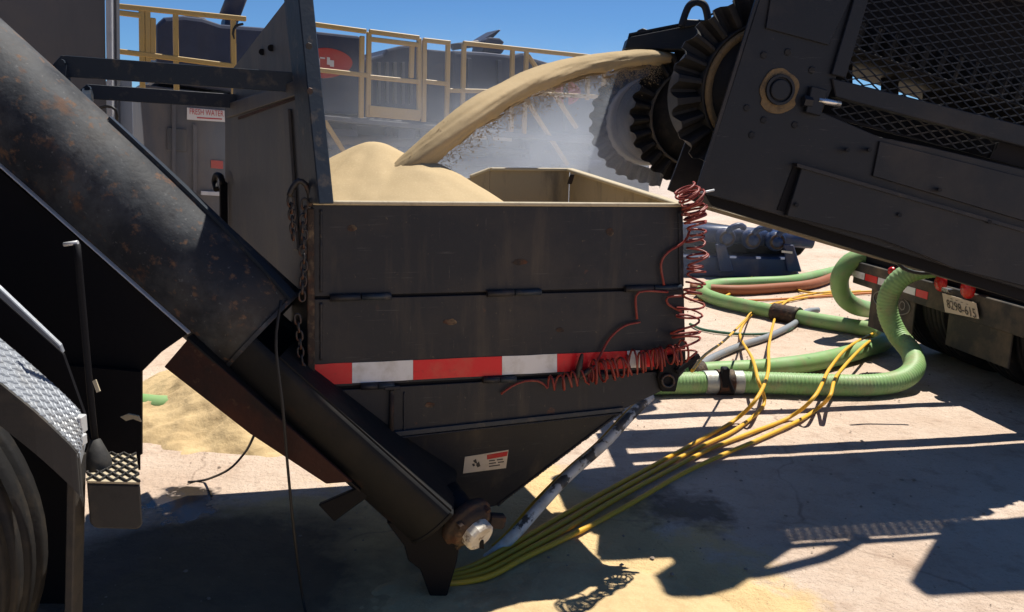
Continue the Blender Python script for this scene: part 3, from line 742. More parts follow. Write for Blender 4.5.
# pulley pin: sand caked ring, collar, pin
pc = C(779, 90, 0)
gr = MB(); n = 40; vs = []
for i in range(n):
    a = 2 * math.pi * i / n; k = .084 * (1 + .12 * noise.noise(V((math.cos(a) * 1.5, math.sin(a) * 1.5, 2)))) + (.012 if math.sin(a) < -.5 else 0)
    vs.append(pc - CN * .0015 + CU * math.cos(a) * k + V((0, 0, math.sin(a) * k)))
ob = make('grease_ring', gr.add(vs, [list(range(n))]).prism([v - CN * .004 for v in vs], CN * .004), m_grease, sp, .002)
make('pin_collar', MB().lathe(pc, -CN, [(0, .062), (.018, .062), (.018, .050), (.006, .050), (.006, 0)], 32, False), m_conv, sp, .001)
make('pin', MB().lathe(pc, -CN, [(0, .043), (.014, .043), (.018, .039), (.018, 0)], 28, False), m_conv, sp, .001)
for q in ((764, 55), (747, 108), (752, 135), (795, 125), (788, 52), (764, 120), (812, 70)):
    make('bolt', MB().cyl(C(*q, -.009), C(*q, 0), .015, 6, smooth=False), m_conv, sp, .002)
# take-up screw block
tk = make('takeup_block', MB().prism([C(812, 86, -.03), C(828, 90, -.03), C(821, 116, -.03), C(806, 112, -.03)], CN * .03), m_conv, conv, .003)
make('takeup_screw', MB().cyl(C(818, 100, -.02), C(840, 104, -.02), .013, 12), m_chrome, tk)
make('takeup_nut', MB().cyl(C(803, 101, -.02), C(811, 102, -.02), .024, 6, smooth=False), m_conv, tk)
# mesh guards: expanded metal in the conveyor's own slope frame
def inpoly(poly, x, y):
    c = False; n = len(poly)
    for i in range(n):
        a, b = poly[i], poly[(i + 1) % n]
        if (a[1] > y) != (b[1] > y) and x < (b[0] - a[0]) * (y - a[1]) / (b[1] - a[1]) + a[0]: c = not c
    return c
def expanded(name, pix, off, lw, sw, w_):
    o = C(850, 60, off); poly = []
    for q in pix:
        d = C(*q, off) - o; poly.append((d.dot(SLD), d.dot(SLN)))
    x0, x1 = min(p[0] for p in poly), max(p[0] for p in poly); y0, y1 = min(p[1] for p in poly), max(p[1] for p in poly)
    mb = MB(); ni, nj = int((x1 - x0) / (lw / 2)) + 2, int((y1 - y0) / (sw / 2)) + 2
    def P(a, b, d=0): return o + SLD * a + SLN * b + CN * d
    for i in range(ni):
        for j in range(nj):
            if (i + j) % 2: continue
            a, b = x0 + i * lw / 2, y0 + j * sw / 2
            for s_ in (1, -1):
                a2, b2 = a + lw / 2, b + s_ * sw / 2
                if inpoly(poly, (a + a2) / 2, (b + b2) / 2):
                    mb.beam(P(a, b, -.003 * s_), P(a2, b2, .003 * s_), w_, w_ * .7, CN)
    return make(name, mb, m_conv, conv)
expanded('mesh_guard', [(880, -46), (848, 62), (838, 82), (1075, 142), (1075, 12)], .03, .078, .036, .0055)
expanded('lower_mesh_guard', [(836, 98), (1000, 142), (990, 156), (832, 118)], .05, .078, .036, .0055)
make('slot_screen', MB().prism([C(822, 84, .30), C(1100, 156, .30), C(1100, 200, .30), C(822, 130, .30)], CN * .01), m_black, conv)
make('guard_rail', MB().prism([C(832, 78, -.015), C(1075, 138, -.015), C(1075, 160, -.015), C(836, 97, -.015)], CN * .05), m_conv, conv, .004)
make('slot_backing', MB().prism([C(822, 112, .04), C(1075, 182, .04), C(1075, 160, .04), C(1000, 142, .04), C(990, 158, .04), C(835, 119, .04)], CN * .02), m_black, conv)
make('lower_cover', MB().prism([C(802, 167, -.03), C(1075, 246, -.03), C(1075, 299, -.03), C(1000, 280, -.03), C(955, 269, -.03), C(925, 256, -.03), C(880, 239, -.03), C(787, 216, -.03)], CN * .028), m_conv, conv, .003)
make('cover_lip', MB().prism([C(797, 163, -.04), C(1075, 243, -.04), C(1075, 247, -.04), C(797, 167, -.04)], CN * .04), m_steel, conv, .001)
make('step_plate', MB().prism([C(880, 141, -.012), C(1075, 190, -.012), C(1075, 236, -.012), C(873, 176, -.012)], CN * .0115), m_conv, conv, .002)
make('cover_slot', MB().prism([C(794, 164, -.004), C(801, 166, -.004), C(785, 212, -.004), C(777, 210, -.004)], CN * .003), m_black, conv)
for q in ((797, 205), (870, 150), (940, 190), (848, 150), (900, 215), (990, 222)):
    make('bolt', MB().cyl(C(*q, -.045), C(*q, -.0), .009, 6, smooth=False), m_conv, conv)
# underside: dark bottom channel and the pale far ledge that catches the sun
make('bottom_channel', MB().prism([C(700, 186, .05), C(1075, 290, .05), C(1075, 317, .05), C(712, 206, .05)], CN * .12), m_black, conv, .003)
la, lb = C(700, 204, 1.12), C(1200, 349, 1.12)
make('sandy_ledge', MB().prism([la, lb, lb + CN * .09 + V((0, 0, .028)), la + CN * .09 + V((0, 0, .028))], V((0, 0, -.006))), m_lip, conv)
make('ledge_flange', MB().prism([la - V((0, 0, .004)), lb - V((0, 0, .004)), lb - V((0, 0, .022)), la - V((0, 0, .022))], CN * .006), m_inner, conv)
make('cross_member', MB().beam(C(1180, 335, .1), C(1180, 335, .1) + CN * 1.25 - V((0, 0, .1)), .08, .08), m_black, conv)
make('inner_panel', MB().prism([C(845, -60, .62), C(838, 52, .62), C(858, 66, .62), C(884, 72, .62), C(890, 86, .62), C(925, 92, .62), C(1100, 138, .62), C(1100, -60, .62)], CN * .01), m_black, conv)
for q in ([(830, 40), (853, 46), (853, 110), (830, 104)], [(884, 58), (899, 62), (899, 118), (884, 114)], [(926, 78), (1100, 124), (1100, 180), (926, 134)]):
    make('idler_bracket', MB().prism([C(*p, .40) for p in q], CN * .03), m_black, conv, .003)
make('far_beam', MB().prism([C(712, 150, .62), C(1075, 262, .62), C(1075, 300, .62), C(700, 196, .62)], CN * .05), m_black, conv)

# belts with corrugated side walls
PCN = C(779, 90, 0)
def belt_path(c, r, run):
    """upper run, half turn at the head, lower run; c is the pulley centre on the centre plane"""
    pts = []
    a0 = math.pi / 2 + math.atan2(SLD.z, math.hypot(SLD.x, SLD.y))     # direction of the upper normal in (u,z)
    u = V((CU.x, CU.y, 0))
    def dirv(a): return u * math.cos(a) + V((0, 0, math.sin(a)))
    nrm = dirv(a0)
    n = int(run / .012)
    for i in range(n, 0, -1): pts.append((c + nrm * r + SLD * (i * .012), nrm))
    k = int(math.pi * r / .012)
    for i in range(k + 1):
        a = a0 + math.pi * i / k; pts.append((c + dirv(a) * r, dirv(a)))
    for i in range(1, n): pts.append((c - nrm * r + SLD * (i * .012), -nrm))
    return pts
def belt(c, r, run, width, mt, parent, name='belt'):
    P = belt_path(c, r, run); vs = []
    for p, d in P:
        vs += [p, p + CN * width, p + CN * width + d * .012, p + d * .012]
    fs = []
    for i in range(len(P) - 1):
        for j in range(4): fs.append([i * 4 + j, i * 4 + (j + 1) % 4, i * 4 + 4 + (j + 1) % 4, i * 4 + 4 + j])
    return make(name, MB().add(vs, fs, True), mt, parent)
def sidewall(c, r0, r1, run, mt, parent, amp=.026, per=.082, name='belt_sidewall'):
    P = belt_path(c, 1.0, run); P = belt_path(c, (r0 + r1) / 2, run); s = 0; vs = []
    hgt = (r1 - r0)
    for i, (p, d) in enumerate(P):
        if i: s += (p - P[i - 1][0]).length
        ph = (s / per) % 1.0; tri = 1 - 4 * abs(ph - .5)
        tri = max(-1, min(1, tri * 2.6))
        base = p - d * hgt / 2
        o = CN * (amp * tri)
        ht = hgt + .007 * tri
        for h, k in ((0, .35), (.018, 1), (ht, 1)):
            vs.append(base + o * k + d * h + CN * .005)
        for h, k in ((ht, 1), (.018, 1), (0, .35)):
            vs.append(base + o * k + d * h - CN * .005)
    fs = []
    for i in range(len(P) - 1):
        for j in range(6): fs.append([i * 6 + j, i * 6 + (j + 1) % 6, i * 6 + 6 + (j + 1) % 6, i * 6 + 6 + j])
    return make(name, MB().add(vs, fs, False), mt, parent)
def pulley(c, r, width, mt, parent, name='head_pulley'):
    return make(name, MB().lathe(c, CN, [(0, 0), (0, r), (width, r), (width, 0)], 48), mt, parent)
c1 = PCN + CN * .12
belt(c1, .275, 3.2, .46, m_rubber, conv)
sidewall(c1 + CN * .03, .275, .40, 3.2, m_rubber, conv)
pulley(c1 + CN * .01, .27, .42, m_rubber, conv)
make('pulley_rim', MB().lathe(c1 + CN * .005, CN, [(0, .24), (-.012, .255), (-.012, .27), (0, .273)], 56), m_grease, conv)
c2 = onY(697, 117, 5.12)
sw2 = sidewall(c2, .29, .405, .25, m_rubber, conv)
belt(c2 + CN * -.03, .285, .25, .80, m_dustrubber, conv)
pulley(c2 + CN * .005, .28, .70, m_rubber, conv)
make('pulley_shaft', MB().cyl(c1 - CN * .05, c2 + CN * .9, .045, 16), m_conv, conv)
c3 = onY(648, 122, 5.95)
sidewall(c3, .30, .41, .25, m_dustrubber, conv)
make('dusty_pulley_disc', MB().lathe(c3 - CN * .02, CN, [(0, .0), (.03, .19), (.03, .235), (-.02, .27), (-.02, .295), (.02, .30)], 56), m_greydisc, conv)
make('link_beam', MB().beam(c2 + CN * .3 + CU * .5, c3 + CU * .6 - CN * .02, .12, .12), m_black, conv)
# divider plate, hood beam and lifting eye
make('divider_plate', MB().prism([C(716, 60, .95), C(668, 190, .95), C(700, 204, .95), C(800, 232, .95), C(800, 60, .95)], CN * .02), m_conv, conv, .003)
HB = 5.0
hb = make('hood_beam', MB().prism([onY(628, 38.5, HB), onY(631, 36, HB), onY(700, 22.5, HB), onY(714, 20, HB), onY(740, 24, HB), onY(740, 62, HB), onY(700, 55, HB), onY(690, 50, HB), onY(625, 48.5, HB)], V((0, .16, 0))), m_conv, conv, .006)
make('hood_cap', MB().prism([onY(636, 35, HB + .02), onY(638, 30, HB + .02), onY(643, 28, HB + .02), onY(654, 32, HB + .02)], V((0, .10, 0))), m_conv, hb, .003)
make('hood_top', MB().prism([onY(629, 37, HB) + V((0, .01, .01)), onY(700, 23, HB) + V((0, .01, .01)), onY(700, 23, HB) + V((.1, 1.0, .02)), onY(629, 37, HB) + V((.1, 1.0, .02))], V((0, 0, .012))), m_conv, conv)
make('hood_post', MB().beam(onY(728, 30, HB) + V((0, .08, 0)), onY(735, 110, HB) + V((0, .08, 0)), .09, .10, V((0, 1, 0))), m_conv, conv)
ey = [onY(681, 27, 4.98), onY(686, 12, 4.98), onY(690, 5, 4.98), onY(697, 2, 4.98), onY(704, 5, 4.98), onY(707, 13, 4.98), onY(708.5, 24, 4.98)]
make('lifting_eye', MB().tube(spline(ey, .01), .021, 10), m_conv, hb)
make('eye_base', MB().prism([onY(680, 28, 4.97), onY(684, 19, 4.97), onY(706, 20, 4.97), onY(709, 23, 4.97)], V((0, .04, 0))), m_conv, hb, .003)
make('guy_wire', MB().cyl(onY(708, 16, 4.98), onY(770, -12, 4.9), .006, 6), m_blackcable, hb)
# upper works above the picture
make('top_frame', MB().prism([C(772, -40), C(868, -40), C(878, -70), C(782, -75)], CN * .02), m_conv, conv)
make('top_rail', MB().prism([C(866, -58, -.01), C(1100, 5, -.01), C(1100, 22, -.01), C(866, -40, -.01)], CN * .022), m_conv, conv, .004)
make('shadow_hood', MB().prism([C(874, -57, .0), C(948, -37, .0), C(966, -270, .0), C(948, -325, .0), C(914, -312, .0), C(902, -175, .0), C(878, -160, .0)], CN * .16), m_conv, conv, .02)  # unseen hood, its place and height set by the shadow it throws
make('shadow_panel', MB().prism([C(1085, -8, .02), C(1330, 58, .02), C(1330, -360, .02), C(1150, -370, .02)], CN * .12), m_conv, conv, .02)  # unseen thin panel, added for its dark shadow on the pad
make('hydraulic_hose', MB().tube(spline([C(1000, -22, .05), C(1002, -90, .05), C(1000, -160, .06), C(985, -205, .06), C(968, -235, .06), C(955, -225, .05), C(950, -205, .05)], .03), .028, 10), m_blackcable, conv)
make('tail_leg', MB().beam(CO + CU * 4.2 + V((0, 0, 1.2)), V(((CO + CU * 4.2).x, (CO + CU * 4.2).y, 0)), .14, .14, CU), m_conv, conv)
make('lower_frame', MB().beam(C(1060, 250, .1), CO + CU * 4.3 + CN * .1 + V((0, 0, .35)) - V((0, 0, CO.z - .15)), .12, .3), m_conv, conv)

# ================================================================== LEFT: BLENDER TRUCK
SKY_BLOCKER = None
trk = thing('blender_truck', 'black truck side with tread plate fender, step and big tyre at the left edge', 'truck', (-1.6, 2.1, 0))
make('side_plate', MB().prism([onY(-60, 118, 2.36), onY(187, 334, 2.36), onY(160, 353, 2.36), onY(141, 372, 2.36), onY(141, 455, 2.36), onY(78, 470, 2.36), onY(76, 625, 2.36), onY(-60, 625, 2.36)], V((0, .012, 0))), m_black, trk)
make('top_flange', MB().prism([onY(-60, 113, 2.345), onY(188, 333, 2.345), onY(188, 333, 2.345) + V((0, .022, .0)), onY(-60, 113, 2.345) + V((0, .022, 0))], V((0, 0, -.006))), m_alu, trk, .002)
# fender of tread plate: curved sheet over the tyre
fpath = [(-70, 280, 1.82), (0, 338, 1.82), (40, 372, 1.82), (70, 400, 1.82), (83, 416, 1.83), (86, 440, 1.84)]
fa = [onY(x, y, Y) for x, y, Y in fpath]
fb_ = [onY(-80, 318, 1.68), onY(-8, 376, 1.68), onY(34, 410, 1.68), onY(62, 436, 1.69), onY(77, 452, 1.70), onY(80, 464, 1.72)]
A_, B_ = spline(fa, .03), spline(fb_, .03)
nn = 40
def samp(P, k):
    i = k * (len(P) - 1); j = min(int(i), len(P) - 2); return P[j].lerp(P[j + 1], i - j)
mb = MB(); vs = []; fs = []
for i in range(nn + 1):
    a, b = samp(A_, i / nn), samp(B_, i / nn); vs += [a, b, b - V((.0, 0, .008)), a - V((0, 0, .008))]
for i in range(nn):
    for j in range(4): fs.append([i * 4 + j, i * 4 + 4 + j, i * 4 + 4 + (j + 1) % 4, i * 4 + (j + 1) % 4])
fen = make('fender', mb.add(vs, fs, False), m_plate, trk)
make('sky_blocker', MB().box((-3.0, -0.9, 1.85), (1.2, 0, 0), (0, 3.2, 0), (0, 0, 1.1)), m_black, trk, .02)  # unseen block added beside the viewer to cut the sky light
# raised tread lozenges on the fender
mb = MB()
for i in range(1, 52):
    for j in range(10):
        k = (i + .0) / 52; h = (j + .5 + .5 * (i % 2)) / 10.6
        if h > .97: continue
        def fp(k_, h_): return samp(A_, k_).lerp(samp(B_, k_), h_)
        c = fp(k, h); t = (fp(min(1, k + .01), h) - fp(max(0, k - .01), h)).normalized(); s_ = (fp(k, min(1, h + .05)) - fp(k, max(0, h - .05))).normalized()
        nv = t.cross(s_).normalized()
        if nv.z < 0: nv = -nv
        d = (t + s_ * (1 if (i + j) % 2 else -1)).normalized(); e = nv.cross(d)
        mb.add([c - d * .011 + nv * .0004, c + e * .0035 + nv * .0004, c + d * .011 + nv * .0004, c - e * .0035 + nv * .0004, c + nv * .0028], [[0, 1, 4], [1, 2, 4], [2, 3, 4], [3, 0, 4]])
make('tread_lozenges', mb, m_plate, fen)
mb = MB(); vs = []; fs = []
for i in range(nn + 1):
    b = samp(B_, i / nn); vs += [b + V((0, -.004, 0)), b + V((0.0, -.004, -.10)), b + V((0, .004, -.10)), b + V((0, .004, 0))]
for i in range(nn):
    for j in range(4): fs.append([i * 4 + j, i * 4 + 4 + j, i * 4 + 4 + (j + 1) % 4, i * 4 + (j + 1) % 4])
make('fender_skirt', mb.add(vs, fs, False), m_fender, fen)
make('fender_trim', MB().prism([onY(-60, 236, 1.96), onY(0, 289, 1.96), onY(60, 346, 1.96), onY(63, 354, 1.96), onY(0, 298, 1.96), onY(-60, 245, 1.96)], V((0, .012, .004))), m_plate, trk, .002)
make('fender_riser', MB().prism([onY(-60, 246, 1.965), onY(0, 299, 1.965), onY(63, 355, 1.965), onY(84, 414, 1.965), onY(0, 345, 1.965), onY(-60, 292, 1.965)], V((0, .01, 0))), m_black, trk)
make('fender_clip', MB().box(onY(80, 424, 1.80), V((.010, 0, 0)), V((0, .014, 0)), V((0, 0, .020))), m_alu, fen, .002)
make('fender_clip', MB().box(onY(80, 440, 1.78), V((.010, 0, 0)), V((0, .014, 0)), V((0, 0, .012))), m_alu, fen, .002)
make('hanger_bracket', MB().beam(onY(77, 455, 1.80), onY(73, 640, 1.80), .020, .05, V((0, 1, 0))), m_fender, trk, .003)
# tyre with rim
tc_ = V((-1.60, 1.72, .5))
tprof = [(-.13, .26), (-.145, .34), (-.15, .43), (-.135, .485), (-.115, .50)]
gro = []
for i in range(5):
    y = -.10 + i * .05
    gro += [(y - .017, .503), (y + .017, .503), (y + .019, .490), (y + .031, .490)] if i < 4 else [(y - .017, .503), (y + .017, .503)]
tprof += gro + [(.115, .50), (.135, .485), (.15, .43), (.145, .34), (.13, .26)]
ty = make('tyre', MB().lathe(tc_, V((0, 1, 0)), tprof, 64), m_rubber, trk)
make('wheel_rim', MB().lathe(tc_, V((0, 1, 0)), [(-.12, .265), (-.10, .25), (-.05, .22), (-.03, .08), (-.05, 0)], 40), m_fender, ty)
# step box with tread top
def stepbox():
    Yf, Yb = 1.80, 1.97
    a, b = onY(87, 486, Yf), onY(140, 483, Yf); zt = (a.z + b.z) / 2; zb = onY(110, 529, Yf).z
    s_ = make('step', MB().prism([V((a.x, Yf, zt)), V((b.x, Yf, zt)), V((b.x, Yf, zb + .012)), V((b.x - .012, Yf, zb)), V((a.x + .012, Yf, zb)), V((a.x, Yf, zb + .012))], V((-.5 * (Yb - Yf), Yb - Yf, 0))), m_fender, trk, .004)
    sk = V((-.5, 1, 0)) * (Yb - Yf); A0, B0 = V((a.x, Yf, zt + .002)), V((b.x, Yf, zt + .002))
    make('step_tread', MB().prism([A0, B0, B0 + sk, A0 + sk], V((0, 0, .005))), m_lip, s_)
    mb = MB(); w_ = b.x - a.x
    def SP(u, v): return A0.lerp(B0, u) + sk * v + V((0, 0, .008))
    for i in range(-4, 5):
        for sg in (1, -1):
            p, q = (i / 4, 0 if sg > 0 else 1), (i / 4 + 1.0, 1 if sg > 0 else 0)
            u0, u1 = max(0, p[0]), min(1, q[0])
            if u1 - u0 < .05: continue
            v0 = p[1] + (q[1] - p[1]) * (u0 - p[0]); v1 = p[1] + (q[1] - p[1]) * (u1 - p[0])
            mb.beam(SP(u0, v0), SP(u1, v1), .0032, .006)
    make('step_ribs', mb, m_fender, s_)
    make('step_back', MB().prism([onY(60, 365, 2.33), onY(140.5, 372, 2.33), onY(140.5, 470, 2.33), onY(60, 470, 2.33)], V((-.01, .02, 0))), m_black, trk)
    make('step_hanger', MB().beam(V((b.x - .14, Yb - .02, zt - .06)), V((b.x - .40, 2.34, zt - .06)), .02, .02, V((1, 0, 0))), m_black, trk)
stepbox()
make('torn_label', MB().prism([onY(120, 417, 2.2), onY(128, 414, 2.2), onY(138, 416, 2.2), onY(141, 422, 2.2), onY(133, 419, 2.2), onY(126, 421, 2.2)], V((0, .006, 0))), m_lip, trk)
# rod with T handle and a round end leaning on the step
rod = thing('lever_bar', 'thin black lever bar with T handle and round knob leaning on the step', 'lever', V((onY(98, 470, 1.90).x, 1.90, onY(98, 470, 1.90).z)))
make('shaft', MB().tube(spline([onY(77, 244, 1.88), onY(82, 300, 1.88), onY(90, 390, 1.88), onY(95, 440, 1.89)], .04), .008, 8), m_black, rod)
make('tee_handle', MB().cyl(onY(64, 244.5, 1.88), onY(78, 242.5, 1.88), .005, 8), m_alu, rod)
make('knob', MB().lathe(onY(95, 438, 1.89), (onY(99, 472, 1.88) - onY(95, 438, 1.89)), [(0, .0), (.004, .012), (.03, .022), (.05, .030), (.075, .031), (.09, .022), (.096, 0)], 20), m_fender, rod)
make('tag_clip', MB().box(onY(96.5, 386, 1.86), V((.004, 0, .002)), V((0, .002, 0)), V((-.004, 0, .014))), m_lip, rod)

# grey box body at the upper left, behind the tube
cab = thing('grey_equipment_box', 'tall flat grey box body with pale corner post behind the auger tube', 'box body', (-2.5, 4.6, 0))
Yc = 4.5
make('front_wall', MB().prism([onY(-160, -80, Yc), onY(104, -80, Yc), onY(107, 150, Yc), down(onY(107, 150, Yc), .0), down(onY(-160, 150, Yc), .0)], V((-1.1, 1.5, 0))), m_cabin, cab, .004)
make('corner_post', MB().prism([onY(104.5, -80, Yc - .03), onY(110.5, -80, Yc - .03), onY(112.5, 150, Yc - .03), onY(107, 150, Yc - .03)], V((0, .05, 0))), m_alu, cab, .004)
make('corner_seal', MB().prism([onY(111.5, -80, Yc), onY(115.5, -80, Yc), onY(117.5, 150, Yc), onY(113.5, 150, Yc)], V((0, .04, 0))), m_tankgrey, cab, .003)
make('side_panel', MB().prism([onY(118, 76, Yc + .05), onY(132, 78, Yc + .05), onY(134, 160, Yc + .05), onY(119, 160, Yc + .05)], V((-.5, .8, 0))), m_paleblue, cab, .003)
make('cable_loop', MB().tube(spline([onY(96, 110, Yc - .05), onY(106, 106, Yc - .08), onY(116, 110, Yc - .08), onY(116, 122, Yc - .06), onY(108, 128, Yc - .03)], .03), .008, 8), m_blackcable, cab)
make('lower_skid', MB().beam(onY(-100, 150, Yc - .2) * 1, onY(120, 150, Yc + .3), .01, .02), m_black, cab)

# ================================================================== BACKGROUND PUMP UNITS
BA = math.radians(62)
BO = onY(380, 75, 9.0); BU = V((math.sin(BA), math.cos(BA), 0)); BN = V((-math.cos(BA), math.sin(BA), 0))
def B(px, py, off=0.0): return onP(px, py, BO + BN * off, BN)
def slab(name, pix, off, depth, mt, parent, bev=.02, toground=False):
    pts = [B(*q, off) for q in pix]
    if toground:
        a, b = pts[-2], pts[-1]; pts[-2], pts[-1] = down(a, 0), down(b, 0)
    return make(name, MB().prism(pts, BN * depth), mt, parent, bev, 2)

u1 = thing('tank_unit', 'navy tank unit with white sign and yellow rail seen behind the straps', 'tank', down(B(220, 150, 1.2), 0))
slab('lower_tank', [(139, 84), (300, 103), (300, 230), (152, 230)], .35, 2.2, m_tankgrey, u1, toground=True)
slab('upper_tank', [(156, 24), (164, 17), (184, 15.5), (203, 18), (221, 24), (300, 30), (300, 101), (156, 83)], .40, 2.0, m_navy, u1, .04)
slab('manhole_cover', [(176, 19), (178, 16), (190, 15), (206, 18), (208, 22)], .6, .6, m_tankgrey, u1)
for x, y0_, y1_ in ((172, 100, 200), (193, 124, 200), (247, 100, 220), (270, 100, 220)):
    slab('stiffener', [(x, y0_), (x + 4, y0_ + 1), (x + 4, y1_), (x, y1_)], .31, .05, m_tankgrey, u1, .006)
slab('side_hatch', [(167, 127), (187, 129), (187, 152), (167, 150)], .325, .04, m_sidewall, u1, .01)
slab('mast_base', [(224, 30), (236, 31), (238, 16), (226, 16)], .7, .3, m_navy, u1)
make('mast_pipe', MB().cyl(B(228, 20, .8), B(246, -26, .8), .10, 16), m_navy, u1)
make('rail_cable', MB().tube(spline([B(243, 24, .0), B(236, 26, -.02), B(233, 34, -.02), B(236, 46, 0)], .05), .012, 6), m_blackcable, u1)
sg = slab('sign_plate', [(187, 107.5), (224.5, 110.5), (225, 122), (187, 119.5)], .33, .015, m_sign, u1, .002)
so_, sx_ = B(206.5, 112.8, .33), (B(224, 110.4, .33) - B(188, 107.6, .33))
text_mesh('sign_text', 'FRESH WATER', .082, m_signred, so_ - BN * .004, sx_, sx_.cross(BN), sg, width=.32)
slab('sign_small_print', [(197, 117), (222, 118.5), (222, 119.7), (197, 118.2)], .327, .002, m_signred, sg, 0)
slab('decal', [(211, 160), (223, 161), (223, 169), (211, 168)], .335, .012, m_logo, u1, .001)
slab('gauge_strip', [(201, 191), (220, 192), (220, 196), (201, 195)], .31, .03, m_alu, u1, .003)

u2 = thing('pump_unit', 'dark pump unit with yellow gate and red oval logos behind the sand pile', 'pump unit', down(B(450, 150, 1.4), 0))
slab('lower_body', [(302, 112), (650, 140), (650, 230), (302, 230)], .45, 2.0, m_tankgrey, u2, toground=True)
slab('left_cabinet', [(305, 30), (361, 36), (361, 116), (305, 112)], .40, 1.6, m_navy, u2, .03)
slab('engine_block', [(366, 66), (369, 58), (383, 54), (387, 49), (399, 46), (416, 44), (424, 52), (424, 121), (366, 117)], .60, 1.4, m_navy, u2, .03)
slab('radiator', [(427, 49), (449, 51), (449, 124), (427, 122)], .55, 1.2, m_navy, u2, .02)
slab('long_tank', [(452, 50), (486, 52), (513, 55), (524, 52), (534, 58), (551, 63), (650, 74), (650, 140), (452, 125)], .50, 1.5, m_navy, u2, .04)
for x, y0_, y1_ in ((468, 58, 122), (498, 60, 124), (540, 66, 130), (565, 70, 130)):
    slab('stiffener', [(x, y0_), (x + 3.5, y0_ + .4), (x + 3.5, y1_), (x, y1_)], .455, .05, m_navy, u2, .006)
for k in range(6):
    slab('cooling_rib', [(370 + k * 8, 62), (373 + k * 8, 62), (373 + k * 8, 104), (370 + k * 8, 104)], .555, .05, m_tankgrey, u2, .005)
for x in (318, 352, 386, 420, 452, 488, 522, 556, 590):
    slab('frame_rib', [(x, 116 + (x - 302) * .08), (x + 5, 116 + (x - 302) * .08), (x + 5, 200), (x, 200)], .40, .05, m_navy, u2, .008)
for k, (x0, x1, y, r_) in enumerate(((305, 420, 139, .07), (400, 600, 158, .06), (330, 600, 176, .09), (430, 590, 148, .035))):
    make('pipe_run', MB().cyl(B(x0, y, .33), B(x1, y + (x1 - x0) * .035, .33), r_, 12), (m_tankgrey, m_navy)[k % 2], u2)
for x, y, w_, h_ in ((332, 128, 26, 22), (398, 128, 18, 30), (436, 136, 22, 18), (530, 142, 28, 24)):
    slab('control_box', [(x, y), (x + w_, y + w_ * .06), (x + w_, y + h_), (x, y + h_)], .28, .16, (m_navy, m_sidewall)[int(x) % 2], u2, .01)
slab('exhaust_stub', [(485, 40), (489, 37), (500, 38), (505, 42), (502, 46), (506, 48), (502, 54), (483, 52)], .8, .35, m_navy, u2, .02)
make('rain_flap', MB().prism([B(477, 43.5, .9), B(488, 36, .9), B(499, 29.5, .9), B(501, 30, .9), B(493, 38, .9), B(480, 45, .9)], BN * .35), m_navy, u2, .004)
make('small_pipe', MB().cyl(B(452, 47, .8), B(478, 43.5, .8), .04, 10), m_tankgrey, u2)
def oval(cx, cy, rx, ry, off, name):
    pts = [B(cx + rx * math.cos(a), cy + ry * math.sin(a) * (1 - .15 * math.cos(a)), off) for a in [2 * math.pi * i / 36 for i in range(36)]]
    o = make(name, MB().prism(pts, BN * .01), m_logo, u2)
    return o
ov = oval(328, 63, 24.5, 15, .388, 'red_oval')
for (x0, y0_, x1, y1_) in ((317, 58, 320, 67), (320, 57, 325, 59), (327, 57, 330, 65), (330, 60, 334, 67)):
    slab('oval_mark', [(x0, y0_), (x1, y0_ + .6), (x1, y1_), (x0, y1_ - .6)], .384, .003, m_sign, ov, 0)
oval(568, 93, 13, 12, .488, 'red_oval')
sg2 = slab('sign_plate', [(472, 128.5), (512, 131.5), (512, 141.5), (472, 138.5)], .425, .02, m_sign, u2, .002)
slab('sign_band', [(476, 131), (509, 133.4), (509, 137.4), (476, 135)], .421, .003, m_signred, sg2, 0)
slab('deck', [(302, 113), (365, 119), (600, 140), (600, 145), (365, 124), (302, 118)], -.02, .6, m_tankgrey, u2, .01)
# stair treads up to the deck on the right
for k in range(6):
    x, y = 566 + k * 9, 136 + k * 14
    slab('stair_tread', [(x - 24, y), (x + 4, y + 2), (x + 4, y + 5), (x - 24, y + 3)], .1, .3, m_tankgrey, u2, .004)

def rails(name, label, segs, base, group='yellow safety railings'):
    t = thing(name, label, 'railing', base, group)
    for (x0, y0_, x1, y1_, kind) in segs:
        a, b = B(x0, y0_), B(x1, y1_)
        w_ = {'post': .048, 'rail': .046, 'kick': .115, 'brace': .045}[kind]
        nm = {'post': 'post', 'rail': 'rail', 'kick': 'toe_board', 'brace': 'diagonal_brace'}[kind]
        a, b = a + BN * {'post': 0, 'rail': -.004, 'kick': -.03, 'brace': .03}[kind], b + BN * {'post': 0, 'rail': -.004, 'kick': -.03, 'brace': .03}[kind]
        make(nm, MB().beam(a, b, .045 if kind != 'kick' else .02, w_, BN.cross(b - a).normalized() if True else BN), m_yellow, t, .006)
    return t
rails('railing', 'yellow tube railing at far left beyond the pale corner post',
      [(116, 6, 246, 19, 'rail'), (116, 12.5, 141, 15.5, 'rail'), (116, 51, 233, 66, 'rail'), (141.5, 9, 142.5, 90, 'post'), (147.5, 9, 148, 62, 'post'), (153, 18, 153, 60, 'post'), (175.5, 13, 176.5, 95, 'post'), (233, 18, 234, 100, 'post')], B(176, 96))
rails('railing', 'yellow railing in front of the dark cabinet with red oval logo',
      [(300, 22.5, 366, 31.5, 'rail'), (300, 68, 368, 75.5, 'rail'), (362, 36, 361, 118, 'post'), (306, 24, 306, 113, 'post'), (307, 92, 345, 152, 'brace')], B(362, 118))
rails('gate', 'yellow gate with wide kick plate at the middle of the deck',
      [(369, 32, 368, 117, 'post'), (419, 38, 419, 119, 'post'), (369, 39, 419, 45, 'rail'), (369, 77, 419, 82, 'rail'), (368, 111, 419, 115.5, 'kick'), (412, 45, 411, 78, 'post'), (369, 31.5, 419, 38, 'rail')], B(390, 118))
